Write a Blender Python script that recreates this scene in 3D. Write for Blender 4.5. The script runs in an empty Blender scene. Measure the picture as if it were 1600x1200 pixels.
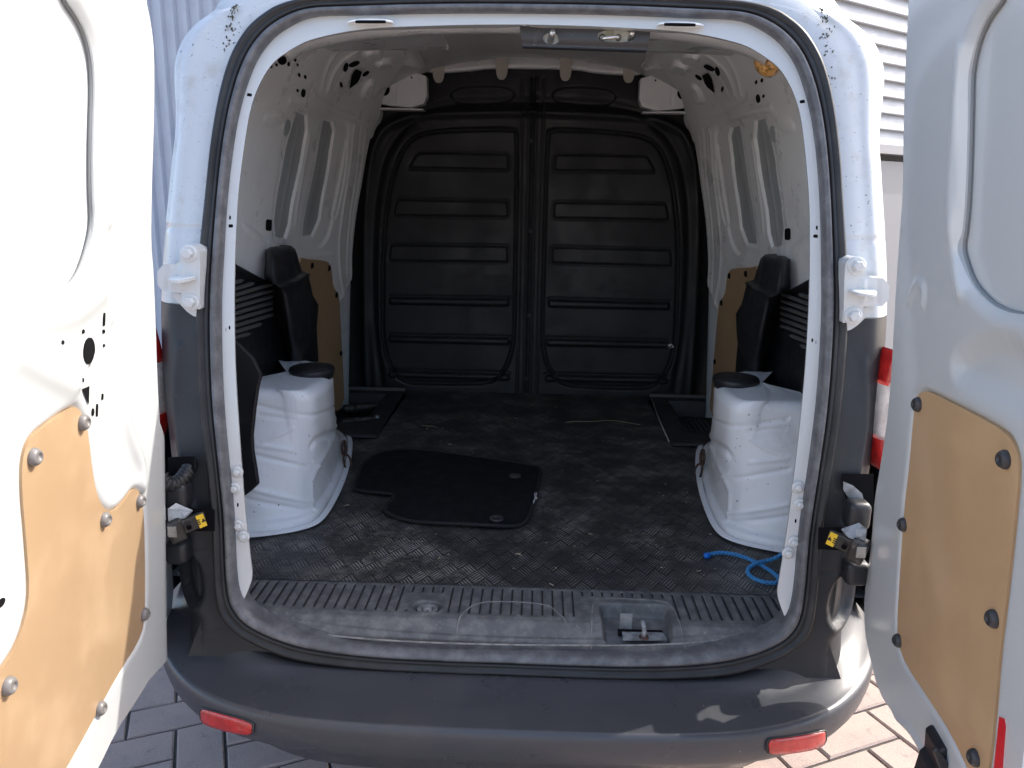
import bpy, math, random
import numpy as np
from mathutils import Matrix, Vector
random.seed(7); rng = np.random.default_rng(7)
sc = bpy.context.scene
COL = sc.collection

# ------------------------------------------------------------------ camera
CP = np.array([0.0345, -1.4307, 0.7717]); PT, YW, RL, FPX = 0.237816, -0.031528, 0.016177, 1203.1
FW = np.array([math.sin(YW)*math.cos(PT), math.cos(YW)*math.cos(PT), -math.sin(PT)])
_r0 = np.array([math.cos(YW), -math.sin(YW), 0.0]); _u0 = np.cross(_r0, FW)
RT = _r0*math.cos(RL) + _u0*math.sin(RL); UP = -_r0*math.sin(RL) + _u0*math.cos(RL)
cam = bpy.data.cameras.new('camera'); cam_o = bpy.data.objects.new('camera', cam); COL.objects.link(cam_o)
cam.sensor_width = 36.0; cam.lens = FPX/1600*36.0; cam.clip_start = 0.02; cam.clip_end = 500
M = Matrix(((RT[0], UP[0], -FW[0], CP[0]), (RT[1], UP[1], -FW[1], CP[1]), (RT[2], UP[2], -FW[2], CP[2]), (0, 0, 0, 1)))
cam_o.matrix_world = M; sc.camera = cam_o

# ------------------------------------------------------------------ light
SUN = np.array([1.0, 0.45, 1.02]); SUN /= np.linalg.norm(SUN)
w = bpy.data.worlds.new('World'); sc.world = w; w.use_nodes = True
nt = w.node_tree; nt.nodes.clear()
sky = nt.nodes.new('ShaderNodeTexSky'); sky.sky_type = 'NISHITA'; sky.sun_disc = False
sky.sun_elevation = math.asin(SUN[2]); sky.sun_rotation = math.atan2(SUN[0], SUN[1])
sky.air_density = 0.9; sky.dust_density = 3.0; sky.ozone_density = 0.5
bg = nt.nodes.new('ShaderNodeBackground'); bg.inputs['Strength'].default_value = 0.15
ow = nt.nodes.new('ShaderNodeOutputWorld')
nt.links.new(sky.outputs[0], bg.inputs[0]); nt.links.new(bg.outputs[0], ow.inputs[0])
sl = bpy.data.lights.new('sun', 'SUN'); sl.energy = 2.0; sl.angle = math.radians(0.5); sl.color = (1.0, 0.95, 0.87)
so = bpy.data.objects.new('sun', sl); COL.objects.link(so)
so.rotation_euler = Vector(SUN).to_track_quat('Z', 'Y').to_euler()
sc.view_settings.view_transform = 'Standard'; sc.view_settings.look = 'None'
sc.view_settings.exposure = 1.7; sc.view_settings.gamma = 1.0; sc.view_settings.use_curve_mapping = False
try:
    sc.cycles.max_bounces = 14; sc.cycles.diffuse_bounces = 10
except Exception: pass

# ------------------------------------------------------------------ maths helpers
def prj(P):
    d = P - CP; z = d @ FW
    return np.stack([800+FPX*(d@RT)/z, 600-FPX*(d@UP)/z], -1)
def pix(u, v, ax, val):
    "point of the plane axis=val seen at pixel u,v of the 1600x1200 photograph"
    d = FW + RT*(u-800)/FPX + UP*(600-v)/FPX
    return CP + d*(val-CP[ax])/d[ax]
def chaikin(p, n=2, closed=True):
    p = np.asarray(p, float)
    for _ in range(n):
        if closed:
            q = np.roll(p, -1, 0); p = np.stack([p*.75+q*.25, p*.25+q*.75], 1).reshape(-1, p.shape[1])
        else:
            a, b = p[:-1], p[1:]; m = np.stack([a*.75+b*.25, a*.25+b*.75], 1).reshape(-1, p.shape[1])
            p = np.vstack([p[:1], m[1:-1], p[-1:]])
    return p
def rcorner(p, r=.012, k=3):
    "closed polygon with its corners rounded to about radius r"
    p = np.asarray(p, float); out = []; n = len(p)
    for i in range(n):
        a, b, c = p[i-1], p[i], p[(i+1) % n]; la, lc = np.linalg.norm(a-b), np.linalg.norm(c-b)
        if la < 1e-9 or lc < 1e-9: continue
        ra, rc = min(r, la*.45), min(r, lc*.45); A = b+(a-b)/la*ra; Cc = b+(c-b)/lc*rc
        for t in np.linspace(0, 1, k+1): out.append(A*(1-t)**2+2*b*t*(1-t)+Cc*t*t)
    return np.array(out)
def resample(p, n, closed=True):
    p = np.asarray(p, float)
    if closed: p = np.vstack([p, p[:1]])
    L = np.r_[0, np.cumsum(np.linalg.norm(np.diff(p, axis=0), axis=1))]
    t = np.linspace(0, L[-1], n, endpoint=not closed)
    return np.stack([np.interp(t, L, p[:, k]) for k in range(p.shape[1])], 1)
def dline(P, q, closed):
    "distance and nearest point from P (N,2) to polyline q"
    q = np.asarray(q, float)
    B = np.roll(q, -1, 0) if closed else q[1:]; A = q if closed else q[:-1]
    best = np.full(len(P), 1e9); near = np.zeros_like(P)
    for a, b in zip(A, B):
        ab = b-a; L2 = ab@ab
        if L2 < 1e-16: continue
        t = np.clip(((P-a)@ab)/L2, 0, 1); c = a+t[:, None]*ab
        d = np.hypot(P[:, 0]-c[:, 0], P[:, 1]-c[:, 1]); m = d < best
        best[m] = d[m]; near[m] = c[m]
    return best, near
def inside(P, q):
    q = np.asarray(q, float); c = np.zeros(len(P), bool); B = np.roll(q, -1, 0)
    for a, b in zip(q, B):
        if a[1] == b[1]: continue
        m = ((a[1] > P[:, 1]) != (b[1] > P[:, 1])) & (P[:, 0] < (b[0]-a[0])*(P[:, 1]-a[1])/(b[1]-a[1])+a[0])
        c ^= m
    return c
def sdf(P, q):
    d, n = dline(P, q, True); s = np.where(inside(P, q), -1.0, 1.0)
    return d*s, n
def sstep(x): x = np.clip(x, 0, 1); return x*x*(3-2*x)

class Surf:
    "a curved sheet: fn(A,B,H) -> points; inv turns photograph pixels into sheet parameters"
    def __init__(s, fn, a0, a1, b0, b1, n=110):
        s.fn = fn; s.rg = (a0, a1, b0, b1)
        A, B = np.meshgrid(np.linspace(a0, a1, n), np.linspace(b0, b1, n)); s.A = A.ravel(); s.B = B.ravel()
        s.X = prj(s.P(s.A, s.B))
    def P(s, A, B, H=0.0):
        A = np.asarray(A, float); B = np.asarray(B, float)
        return np.stack(s.fn(A, B, np.zeros_like(A)+H), -1)
    def inv(s, px, h=0.0):
        out = []
        for u in np.atleast_2d(np.asarray(px, float)):
            k = np.argmin(((s.X-u)**2).sum(1)); a, b = s.A[k], s.B[k]
            for _ in range(12):
                e = 1e-4; Q = prj(s.P([a, a+e, a], [b, b, b+e], h)); J = np.stack([(Q[1]-Q[0])/e, (Q[2]-Q[0])/e], 1)
                try: st = np.linalg.solve(J, u-Q[0])
                except np.linalg.LinAlgError: break
                m = np.abs(st).max(); st = st*min(1, .05/m) if m > 0 else st
                a, b = a+st[0], b+st[1]
            out.append((a, b))
        return np.array(out)
    def at(s, px, h=0.0):
        ab = s.inv([px], h); return s.P(ab[:, 0], ab[:, 1], h)[0]
    def nrm(s, px):
        ab = s.inv([px]); p0 = s.P(ab[:, 0], ab[:, 1], 0)[0]; p1 = s.P(ab[:, 0], ab[:, 1], .01)[0]
        n = p1-p0; return n/np.linalg.norm(n)

# ------------------------------------------------------------------ mesh helpers
def link(name, me, parent):
    o = bpy.data.objects.new(name, me); COL.objects.link(o)
    if parent is not None: o.parent = parent
    return o
def mk(name, V, F, mat, parent=None, smooth=True, mir=False, me_only=False):
    V = np.asarray(V, np.float32).copy()
    if mir: V[:, 0] *= -1
    me = bpy.data.meshes.new(name)
    if isinstance(F, np.ndarray):
        F = F[:, ::-1] if mir else F
        k = F.shape[1]
        me.vertices.add(len(V)); me.vertices.foreach_set('co', V.ravel())
        me.loops.add(F.size); me.loops.foreach_set('vertex_index', np.ascontiguousarray(F, np.int32).ravel())
        me.polygons.add(len(F)); me.polygons.foreach_set('loop_start', np.arange(0, F.size, k, dtype=np.int32))
        me.update(calc_edges=True)
    else:
        me.from_pydata([tuple(map(float, v)) for v in V], [], [tuple(f[::-1]) if mir else tuple(f) for f in F])
    me.materials.append(mat)
    me.polygons.foreach_set('use_smooth', [smooth]*len(me.polygons))
    me.update()
    return link(name, me, parent)
def relief(name, S, outline, mat, parent, feats=(), holes=(), res=.005, rim=.012, h0=0.0, hfn=None, mir=False, px=True, rnd=2):
    "a pressed sheet on surface S, cut to an outline; features raise or sink it as real geometry"
    O = S.inv(outline, h0) if px else np.asarray(outline, float)
    if rnd: O = chaikin(O, rnd)
    HL = [chaikin(S.inv(h, h0) if px else np.asarray(h, float), 2) for h in holes]
    a0, b0 = O.min(0)-res; a1, b1 = O.max(0)+res
    na, nb = int((a1-a0)/res)+2, int((b1-b0)/res)+2
    A, B = np.meshgrid(a0+res*np.arange(na), b0+res*np.arange(nb)); A = A.ravel(); B = B.ravel()
    P = np.stack([A, B], 1)
    i = np.arange((na-1)*(nb-1)); r_ = i//(na-1); c_ = i % (na-1); k = r_*na+c_
    Q = np.stack([k, k+1, k+na+1, k+na], 1)
    C = P[Q].mean(1); keep = inside(C, O)
    for h in HL: keep &= ~inside(C, h)
    Q = Q[keep]
    used = np.unique(Q); mp = np.full(len(P), -1); mp[used] = np.arange(len(used)); Q = mp[Q]; P = P[used].copy()
    E = np.sort(np.concatenate([Q[:, [0, 1]], Q[:, [1, 2]], Q[:, [2, 3]], Q[:, [3, 0]]]), 1)
    D = np.concatenate([Q[:, [0, 1]], Q[:, [1, 2]], Q[:, [2, 3]], Q[:, [3, 0]]])
    key = E[:, 0].astype(np.int64)*len(P)+E[:, 1]; _, iv, cn = np.unique(key, return_inverse=True, return_counts=True)
    BE = D[cn[iv.ravel()] == 1]; bv = np.unique(BE)
    bd, bn = dline(P[bv], O, True)
    for h in HL:
        d2, n2 = dline(P[bv], h, True); m = d2 < bd; bd[m] = d2[m]; bn[m] = n2[m]
    P[bv] = bn
    H = np.full(len(P), h0, float)
    if hfn is not None: H = H+hfn(P[:, 0], P[:, 1])
    for f in feats:
        kind, pts, amp, wd = f[:4]
        q = (S.inv(pts, h0) if px else np.asarray(pts, float))
        rr = f[4] if len(f) > 4 else None
        if kind == 'pad':
            q = chaikin(q, 2) if rr is None else rcorner(q, rr); mg = wd*1.2+.002
            m = (P[:, 0] > q[:, 0].min()-mg) & (P[:, 0] < q[:, 0].max()+mg) & (P[:, 1] > q[:, 1].min()-mg) & (P[:, 1] < q[:, 1].max()+mg)
            if m.any(): d, _ = sdf(P[m], q); H[m] += amp*sstep(-d/wd+.5)
        elif kind == 'rim':
            q = chaikin(q, 2) if rr is None else rcorner(q, rr); mg = wd*3
            m = (P[:, 0] > q[:, 0].min()-mg) & (P[:, 0] < q[:, 0].max()+mg) & (P[:, 1] > q[:, 1].min()-mg) & (P[:, 1] < q[:, 1].max()+mg)
            if m.any(): d, _ = dline(P[m], q, True); H[m] += amp*np.exp(-(d/wd)**2)
        elif kind == 'line':
            q = chaikin(q, 2, False) if len(q) > 2 else q; mg = wd*3
            m = (P[:, 0] > q[:, 0].min()-mg) & (P[:, 0] < q[:, 0].max()+mg) & (P[:, 1] > q[:, 1].min()-mg) & (P[:, 1] < q[:, 1].max()+mg)
            if m.any(): d, _ = dline(P[m], q, False); H[m] += amp*np.exp(-(d/wd)**2)
    V = S.P(P[:, 0], P[:, 1], H); Vr = S.P(P[bv][:, 0], P[bv][:, 1], H[bv])
    Vb = S.P(P[bv][:, 0], P[bv][:, 1], H[bv]-rim)
    n = len(P); mb = np.full(n, -1); mb[bv] = np.arange(len(bv))
    R = np.stack([n+mb[BE[:, 1]], n+mb[BE[:, 0]], n+len(bv)+mb[BE[:, 0]], n+len(bv)+mb[BE[:, 1]]], 1)
    # outward winding: normal should follow +H
    t0 = S.P(P[Q[0]][:, 0], P[Q[0]][:, 1], H[Q[0]]); nn = np.cross(t0[1]-t0[0], t0[3]-t0[0])
    up = S.P(P[Q[0]][:1, 0], P[Q[0]][:1, 1], H[Q[0]][:1]+.01)[0]-t0[0]
    F = np.concatenate([Q, R]); F = F if nn@up > 0 else F[:, ::-1]
    return mk(name, np.concatenate([V, Vr, Vb]), F, mat, parent, True, mir)
def loft(name, rings, mat, parent=None, closed=True, mir=False, smooth=True, flip=False):
    R = np.asarray(rings); m, n = R.shape[:2]; V = R.reshape(-1, 3)
    j = np.arange(n if closed else n-1); F = []
    for i in range(m-1):
        a = i*n+j; b = i*n+(j+1) % n; F.append(np.stack([a, b, b+n, a+n], 1))
    F = np.concatenate(F); F = F[:, ::-1] if flip else F
    return mk(name, V, F, mat, parent, smooth, mir)
def tube_vf(path, r, n=8, caps=True):
    P = np.asarray(path, float); m = len(P); T = np.gradient(P, axis=0); T /= np.linalg.norm(T, axis=1)[:, None]+1e-12
    u = np.cross(T[0], [0, 0, 1.0]);
    if np.linalg.norm(u) < 1e-3: u = np.cross(T[0], [0, 1.0, 0])
    u /= np.linalg.norm(u); V = []
    r = np.zeros(m)+r
    for i in range(m):
        u = u-T[i]*(u@T[i]); u /= np.linalg.norm(u)+1e-12; v = np.cross(T[i], u)
        for k in range(n):
            a = 2*math.pi*k/n; V.append(P[i]+r[i]*(math.cos(a)*u+math.sin(a)*v))
    F = [(i*n+k, i*n+(k+1) % n, (i+1)*n+(k+1) % n, (i+1)*n+k) for i in range(m-1) for k in range(n)]
    if caps: F += [tuple(range(n))[::-1], tuple((m-1)*n+k for k in range(n))]
    return V, F
def tube(name, path, r, mat, parent=None, n=8, mir=False):
    V, F = tube_vf(path, r, n); return mk(name, V, F, mat, parent, True, mir)
def lathe_vf(prof, c, ax, n=16, flat=1.0):
    ax = np.asarray(ax, float); ax /= np.linalg.norm(ax); u = np.cross(ax, [0, 0, 1.0] if abs(ax[2]) < .9 else [1.0, 0, 0]); u /= np.linalg.norm(u); v = np.cross(ax, u)
    V = []; 
    for r, h in prof:
        for k in range(n):
            a = 2*math.pi*k/n; V.append(np.asarray(c)+ax*h+r*(math.cos(a)*u+math.sin(a)*v*flat))
    m = len(prof); F = [(i*n+k, i*n+(k+1) % n, (i+1)*n+(k+1) % n, (i+1)*n+k) for i in range(m-1) for k in range(n)]
    F.append(tuple((m-1)*n+k for k in range(n)))
    return V, F
def lathe(name, prof, c, ax, mat, parent=None, n=16, mir=False, smooth=False, flat=1.0):
    V, F = lathe_vf(prof, c, ax, n, flat); return mk(name, V, F, mat, parent, smooth, mir)
def box_vf(c, ex, ey, ez, bev=0):
    c = np.asarray(c, float); V = [c+sx*np.asarray(ex)+sy*np.asarray(ey)+sz*np.asarray(ez) for sz in (-1, 1) for sy in (-1, 1) for sx in (-1, 1)]
    F = [(0, 2, 3, 1), (4, 5, 7, 6), (0, 1, 5, 4), (2, 6, 7, 3), (0, 4, 6, 2), (1, 3, 7, 5)]
    return V, F
def box(name, c, ex, ey, ez, mat, parent=None, mir=False, bevel=0):
    V, F = box_vf(c, ex, ey, ez); o = mk(name, V, F, mat, parent, False, mir)
    if bevel:
        md = o.modifiers.new('b', 'BEVEL'); md.width = bevel; md.segments = 2
    return o
def join(parts):
    V = []; F = []
    for v, f in parts:
        n = len(V); V += list(v); F += [tuple(i+n for i in q) for q in f]
    return V, F
def prism(name, pts3, nvec, t, mat, parent=None, mir=False, bevel=0, smooth=False):
    "flat polygon pts3 extruded along nvec by t"
    P = np.asarray(pts3, float); nv = np.asarray(nvec, float); nv /= np.linalg.norm(nv); m = len(P)
    V = np.vstack([P, P+nv*t]); F = [tuple(range(m))[::-1], tuple(range(m, 2*m))]+[(i, (i+1) % m, m+(i+1) % m, m+i) for i in range(m)]
    o = mk(name, V, F, mat, parent, smooth, mir)
    if bevel:
        md = o.modifiers.new('b', 'BEVEL'); md.width = bevel; md.segments = 2
    return o
def thing(name, label, cat, loc=(0, 0, 0), group=None):
    o = bpy.data.objects.new(name, None); COL.objects.link(o); o.location = loc; o['label'] = label; o['category'] = cat
    if group: o['group'] = group
    return o
def tag(o, label=None, cat=None, group=None, kind=None):
    if label: o['label'] = label
    if cat: o['category'] = cat
    if group: o['group'] = group
    if kind: o['kind'] = kind
    return o

# ------------------------------------------------------------------ materials
def mat(name, col, rough=.5, metal=0, spec=.5, coat=0, dirt=None, bump=None, emis=None, speck=None, scuff=None, coord='Object'):
    """dirt=(colour, scale, lo, hi, amount); bump=(scale, strength); speck=(colour, scale, threshold);
    scuff=(colour, scale, threshold, stretch)"""
    m = bpy.data.materials.new(name); m.use_nodes = True; N = m.node_tree.nodes; L = m.node_tree.links
    b = N['Principled BSDF']; b.inputs['Roughness'].default_value = rough; b.inputs['Metallic'].default_value = metal
    b.inputs['Specular IOR Level'].default_value = spec; b.inputs['Coat Weight'].default_value = coat; b.inputs['Coat Roughness'].default_value = .08
    tc = N.new('ShaderNodeTexCoord'); cur = None
    rgb = N.new('ShaderNodeRGB'); rgb.outputs[0].default_value = (*col, 1); cur = rgb.outputs[0]
    def layer(cur, colour, fac):
        x = N.new('ShaderNodeMix'); x.data_type = 'RGBA'; L.new(fac, x.inputs['Factor']); L.new(cur, x.inputs['A']); x.inputs['B'].default_value = (*colour, 1)
        return x.outputs['Result']
    def nz(scale, det=6, stretch=(1, 1, 1), rough_=.6):
        mp = N.new('ShaderNodeMapping'); mp.inputs['Scale'].default_value = stretch; L.new(tc.outputs[coord], mp.inputs[0])
        n = N.new('ShaderNodeTexNoise'); n.inputs['Scale'].default_value = scale; n.inputs['Detail'].default_value = det; n.inputs['Roughness'].default_value = rough_
        L.new(mp.outputs[0], n.inputs['Vector']); return n.outputs['Fac']
    def ramp(f, lo, hi, amt=1.0):
        r = N.new('ShaderNodeMapRange'); r.inputs['From Min'].default_value = lo; r.inputs['From Max'].default_value = hi; r.inputs['To Max'].default_value = amt
        r.interpolation_type = 'SMOOTHSTEP'; L.new(f, r.inputs['Value']); return r.outputs[0]
    for d in (dirt if isinstance(dirt, list) else [dirt] if dirt else []):
        cur = layer(cur, d[0], ramp(nz(d[1]), d[2], d[3], d[4]))
    for d in (scuff if isinstance(scuff, list) else [scuff] if scuff else []):
        cur = layer(cur, d[0], ramp(nz(d[1], 5, d[3], .7), d[2], d[2]+.05, .8))
    if speck: cur = layer(cur, speck[0], ramp(nz(speck[1], 2), speck[2], speck[2]+.02, .9))
    L.new(cur, b.inputs['Base Color'])
    if bump:
        bp = N.new('ShaderNodeBump'); bp.inputs['Strength'].default_value = bump[1]; bp.inputs['Distance'].default_value = .002
        L.new(nz(bump[0], 8), bp.inputs['Height']); L.new(bp.outputs[0], b.inputs['Normal'])
    if dirt:
        rr = ramp(nz(9), .3, .7, 1); mr = N.new('ShaderNodeMapRange'); L.new(rr, mr.inputs['Value'])
        mr.inputs['To Min'].default_value = max(0.03, rough-.08); mr.inputs['To Max'].default_value = min(1, rough+.14); L.new(mr.outputs[0], b.inputs['Roughness'])
    if emis: b.inputs['Emission Color'].default_value = (*emis[0], 1); b.inputs['Emission Strength'].default_value = emis[1]
    return m
WHITE = mat('white_paint', (.56, .58, .58), .27, coat=.45, speck=((.12, .11, .09), 210, .79))
INNER = mat('inner_white_paint', (.86, .875, .87), .33, coat=.25, dirt=[((.42, .41, .38), 5, .5, .85, .5), ((.5, .46, .4), 22, .62, .8, .3)], speck=((.10, .09, .08), 190, .77))
ARCHP = mat('scuffed_white_paint', (.82, .84, .86), .36, coat=.2, dirt=[((.40, .38, .35), 9, .55, .8, .4)], speck=((.05, .045, .045), 120, .72), scuff=((.16, .15, .15), 60, .74, (1, .3, .25)), bump=(35, .25))
DIRTYW = mat('grimy_white_paint', (.54, .56, .57), .3, coat=.4, dirt=[((.33, .31, .25), 18, .50, .75, .45), ((.10, .10, .07), 90, .66, .74, .6)], speck=((.04, .045, .03), 170, .70))
BLANK = mat('shaded_wall_paint', (.40, .43, .44), .42, dirt=((.30, .31, .31), 6, .4, .7, .5))  # the wall's white paint greyed: shade of the recesses put into the colour
ROOFM = mat('roof_shade_paint', (.66, .665, .67), .5, dirt=((.55, .555, .56), 5, .4, .7, .5))  # greyer copy of the white paint, ceiling shade put into the colour
PLAST = mat('black_trim_plastic', (.013, .0135, .016), .45, dirt=((.032, .032, .035), 12, .5, .8, .5), bump=(420, .25))
LOWER = mat('dark_grey_body_plastic', (.017, .018, .021), .45, dirt=((.045, .042, .038), 6, .5, .8, .55), bump=(500, .15), speck=((.25, .25, .25), 240, .79))
BUMP = mat('bumper_plastic', (.046, .049, .057), .33, dirt=[((.075, .067, .06), 5, .48, .75, .6), ((.10, .10, .10), 26, .60, .9, .5)], bump=(420, .12), speck=((.45, .45, .45), 150, .77), scuff=((.20, .20, .21), 160, .76, (1, .2, .4)))
SILL = mat('dusty_sill_plastic', (.085, .087, .090), .5, dirt=[((.20, .198, .19), 34, .38, .75, .7), ((.28, .275, .26), 110, .58, .75, .5)], scuff=[((.32, .31, .3), 26, .70, (.25, 1, 1)), ((.30, .29, .28), 40, .72, (1, .2, 1))], bump=(300, .3), speck=((.5, .48, .44), 190, .76))
RUBD = mat('dark_rubber', (.016, .016, .017), .5, dirt=((.045, .043, .042), 10, .45, .75, .6))
RUBG = mat('worn_grey_rubber', (.085, .086, .092), .42, dirt=[((.19, .192, .20), 34, .36, .75, .7), ((.04, .04, .045), 90, .52, .74, .5)], bump=(90, .4))
BULK = mat('black_bulkhead_plastic', (.0135, .0145, .016), .55, dirt=((.023, .024, .026), 4, .4, .7, .6), scuff=((.16, .16, .16), 18, .755, (.3, 1, 1.6)), speck=((.4, .4, .4), 110, .80), bump=(600, .1))
DARK = mat('dark_void', (.006, .006, .007), .9, spec=.1)
CARP = mat('black_carpet', (.012, .0135, .0145), .95, spec=.1, dirt=((.022, .023, .024), 30, .4, .7, .6), bump=(900, .8), speck=((.4, .4, .4), 210, .80))
CEDGE = mat('carpet_edge_binding', (.010, .011, .012), .8, bump=(600, .5))
GROM = mat('worn_grommet', (.035, .035, .037), .5)
STEEL = mat('zinc_steel', (.62, .61, .58), .28, metal=.9, dirt=((.25, .23, .2), 60, .5, .7, .6))
RUSTY = mat('rusty_steel', (.06, .045, .04), .55, metal=.5, dirt=((.11, .045, .03), 90, .45, .6, .8))
GREASE = mat('grimy_dark_metal', (.035, .033, .031), .45, metal=.4, dirt=((.14, .13, .12), 60, .5, .7, .6), bump=(120, .5))
FOIL = mat('dusty_bare_metal', (.30, .32, .34), .5, metal=.4, dirt=((.12, .12, .12), 60, .45, .65, .7), bump=(100, .5))
ROPE = mat('blue_rope', (.025, .16, .42), .6, dirt=((.05, .30, .60), 300, .5, .6, .7))
ROPET = mat('melted_rope_tip', (.01, .17, .65), .35)
YELL = mat('yellow_sticker', (.80, .52, .02), .4, dirt=((.4, .27, .05), 300, .55, .7, .5))
BLK = mat('black_print', (.01, .01, .01), .5)
REDL = mat('red_reflector', (.50, .018, .016), .18, coat=.7, dirt=((.30, .01, .01), 60, .4, .6, .6))
CLEARL = mat('clear_lens', (.65, .60, .56), .08, coat=.8, dirt=((.35, .3, .28), 40, .4, .6, .5))
REDT = mat('red_tape', (.62, .006, .015), .35)
AMBER = mat('amber_lamp', (.75, .42, .14), .15, coat=.8, dirt=((.20, .09, .02), 120, .5, .6, .8))
CREAM = mat('cream_foam_tab', (.50, .47, .41), .8)
LOCKP = mat('painted_lock_cover', (.035, .036, .04), .4, dirt=((.16, .15, .14), 30, .58, .8, .6), speck=((.5, .45, .35), 160, .75))
PLATE = mat('pale_lock_plate', (.55, .56, .50), .4, dirt=((.3, .29, .22), 50, .5, .7, .5))
SCRAP = mat('white_scrap', (.75, .75, .72), .8)
STRAW = mat('dry_straw', (.42, .36, .24), .8)

def ply_mat(name, col, d1, d2):
    m = mat(name, col, .38, coat=.15, dirt=[(d1, 9, .45, .7, .5), (d2, 4, .5, .8, .35)], scuff=((d2[0]*.6, d2[1]*.6, d2[2]*.6), 16, .71, (1, 1, .35)), bump=(60, .08))
    return m
PLY = ply_mat('varnished_hardboard', (.37, .25, .145), (.47, .335, .205), (.30, .185, .095))
PLYR = ply_mat('scuffed_hardboard', (.50, .325, .175), (.56, .38, .21), (.33, .22, .13))
PLYI = ply_mat('inner_hardboard', (.40, .27, .15), (.45, .31, .18), (.30, .2, .11))

def floor_mat():
    m = bpy.data.materials.new('tread_rubber_mat'); m.use_nodes = True; N = m.node_tree.nodes; L = m.node_tree.links
    b = N['Principled BSDF']; tc = N.new('ShaderNodeTexCoord'); sp = N.new('ShaderNodeSeparateXYZ'); L.new(tc.outputs['Object'], sp.inputs[0])
    def mth(op, a, c=None, d=None):
        n = N.new('ShaderNodeMath'); n.operation = op
        for i, v in enumerate((a, c, d)):
            if v is None: continue
            if isinstance(v, (int, float)): n.inputs[i].default_value = v
            else: L.new(v, n.inputs[i])
        return n.outputs[0]
    X, Y = sp.outputs[0], sp.outputs[1]
    p = mth('MULTIPLY', mth('ADD', X, mth('MULTIPLY', Y, .62)), 1/.040); q = mth('MULTIPLY', mth('SUBTRACT', X, mth('MULTIPLY', Y, .62)), 1/.040)
    par = mth('MODULO', mth('ADD', mth('ADD', mth('FLOOR', p), mth('FLOOR', q)), 1000.0), 2.0)
    fp, fq = mth('FRACT', p), mth('FRACT', q)
    along = mth('ADD', mth('MULTIPLY', fp, par), mth('MULTIPLY', fq, mth('SUBTRACT', 1.0, par)))
    across = mth('ADD', mth('MULTIPLY', fq, par), mth('MULTIPLY', fp, mth('SUBTRACT', 1.0, par)))
    s = mth('SINE', mth('MULTIPLY', across, 2*math.pi*5))
    bar = mth('GREATER_THAN', s, 0.1)
    e1 = mth('LESS_THAN', mth('ABSOLUTE', mth('SUBTRACT', along, .5)), .44); e2 = mth('LESS_THAN', mth('ABSOLUTE', mth('SUBTRACT', across, .5)), .47)
    bar = mth('MULTIPLY', mth('MULTIPLY', bar, e1), e2)
    def nz(sc_, lo, hi, det=8):
        n = N.new('ShaderNodeTexNoise'); n.inputs['Scale'].default_value = sc_; n.inputs['Detail'].default_value = det; n.inputs['Roughness'].default_value = .65; L.new(tc.outputs['Object'], n.inputs['Vector'])
        r = N.new('ShaderNodeMapRange'); r.inputs['From Min'].default_value = lo; r.inputs['From Max'].default_value = hi; r.interpolation_type = 'SMOOTHSTEP'; L.new(n.outputs['Fac'], r.inputs['Value']); return r.outputs[0]
    dust, wear, fine = nz(3.2, .42, .68), nz(11, .40, .66), nz(90, .35, .7, 4)
    def mix(f, a, c):
        x = N.new('ShaderNodeMix'); x.data_type = 'RGBA'; L.new(f, x.inputs['Factor'])
        for nm, v in (('A', a), ('B', c)):
            if isinstance(v, tuple): x.inputs[nm].default_value = (*v, 1)
            else: L.new(v, x.inputs[nm])
        return x.outputs['Result']
    base = mix(mth('MULTIPLY', dust, fine), (.022, .0225, .023), (.15, .135, .115))
    topc = mix(mth('MULTIPLY', wear, mth('ADD', .35, mth('MULTIPLY', dust, .9))), (.046, .046, .047), (.34, .32, .30))
    c = mix(bar, base, topc)
    st = nz(5.5, .60, .70); c = mix(mth('MULTIPLY', st, .5), c, (.13, .11, .085))
    fl = nz(330, .735, .75, 1); c = mix(fl, c, (.40, .37, .30))
    L.new(c, b.inputs['Base Color']); b.inputs['Roughness'].default_value = .52; b.inputs['Specular IOR Level'].default_value = .45
    bp = N.new('ShaderNodeBump'); bp.inputs['Strength'].default_value = .8; bp.inputs['Distance'].default_value = .0015
    L.new(mth('ADD', bar, mth('MULTIPLY', fine, .3)), bp.inputs['Height']); L.new(bp.outputs[0], b.inputs['Normal'])
    return m
FLOORM = floor_mat()

# ------------------------------------------------------------------ shared surfaces
_zs = np.array([-.14, -.04, .1, .3, .5, .7, .9, 1.0, 1.12]); _ys = np.array([-.19, -.178, -.15, -.112, -.078, -.045, -.005, .02, .055])
_pf = np.polyfit(_zs, _ys, 3)
ys = lambda z: np.polyval(_pf, z)
S_REAR = Surf(lambda A, B, H: (A, ys(B)-H, B), -.8, .8, -.2, 1.2)
S_BULK = Surf(lambda A, B, H: (A, 1.61-H, B), -.8, .8, -.1, 1.35)
S_FLR = Surf(lambda A, B, H: (A, B, H+0*A), -.8, .8, -.3, 1.7)

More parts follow.
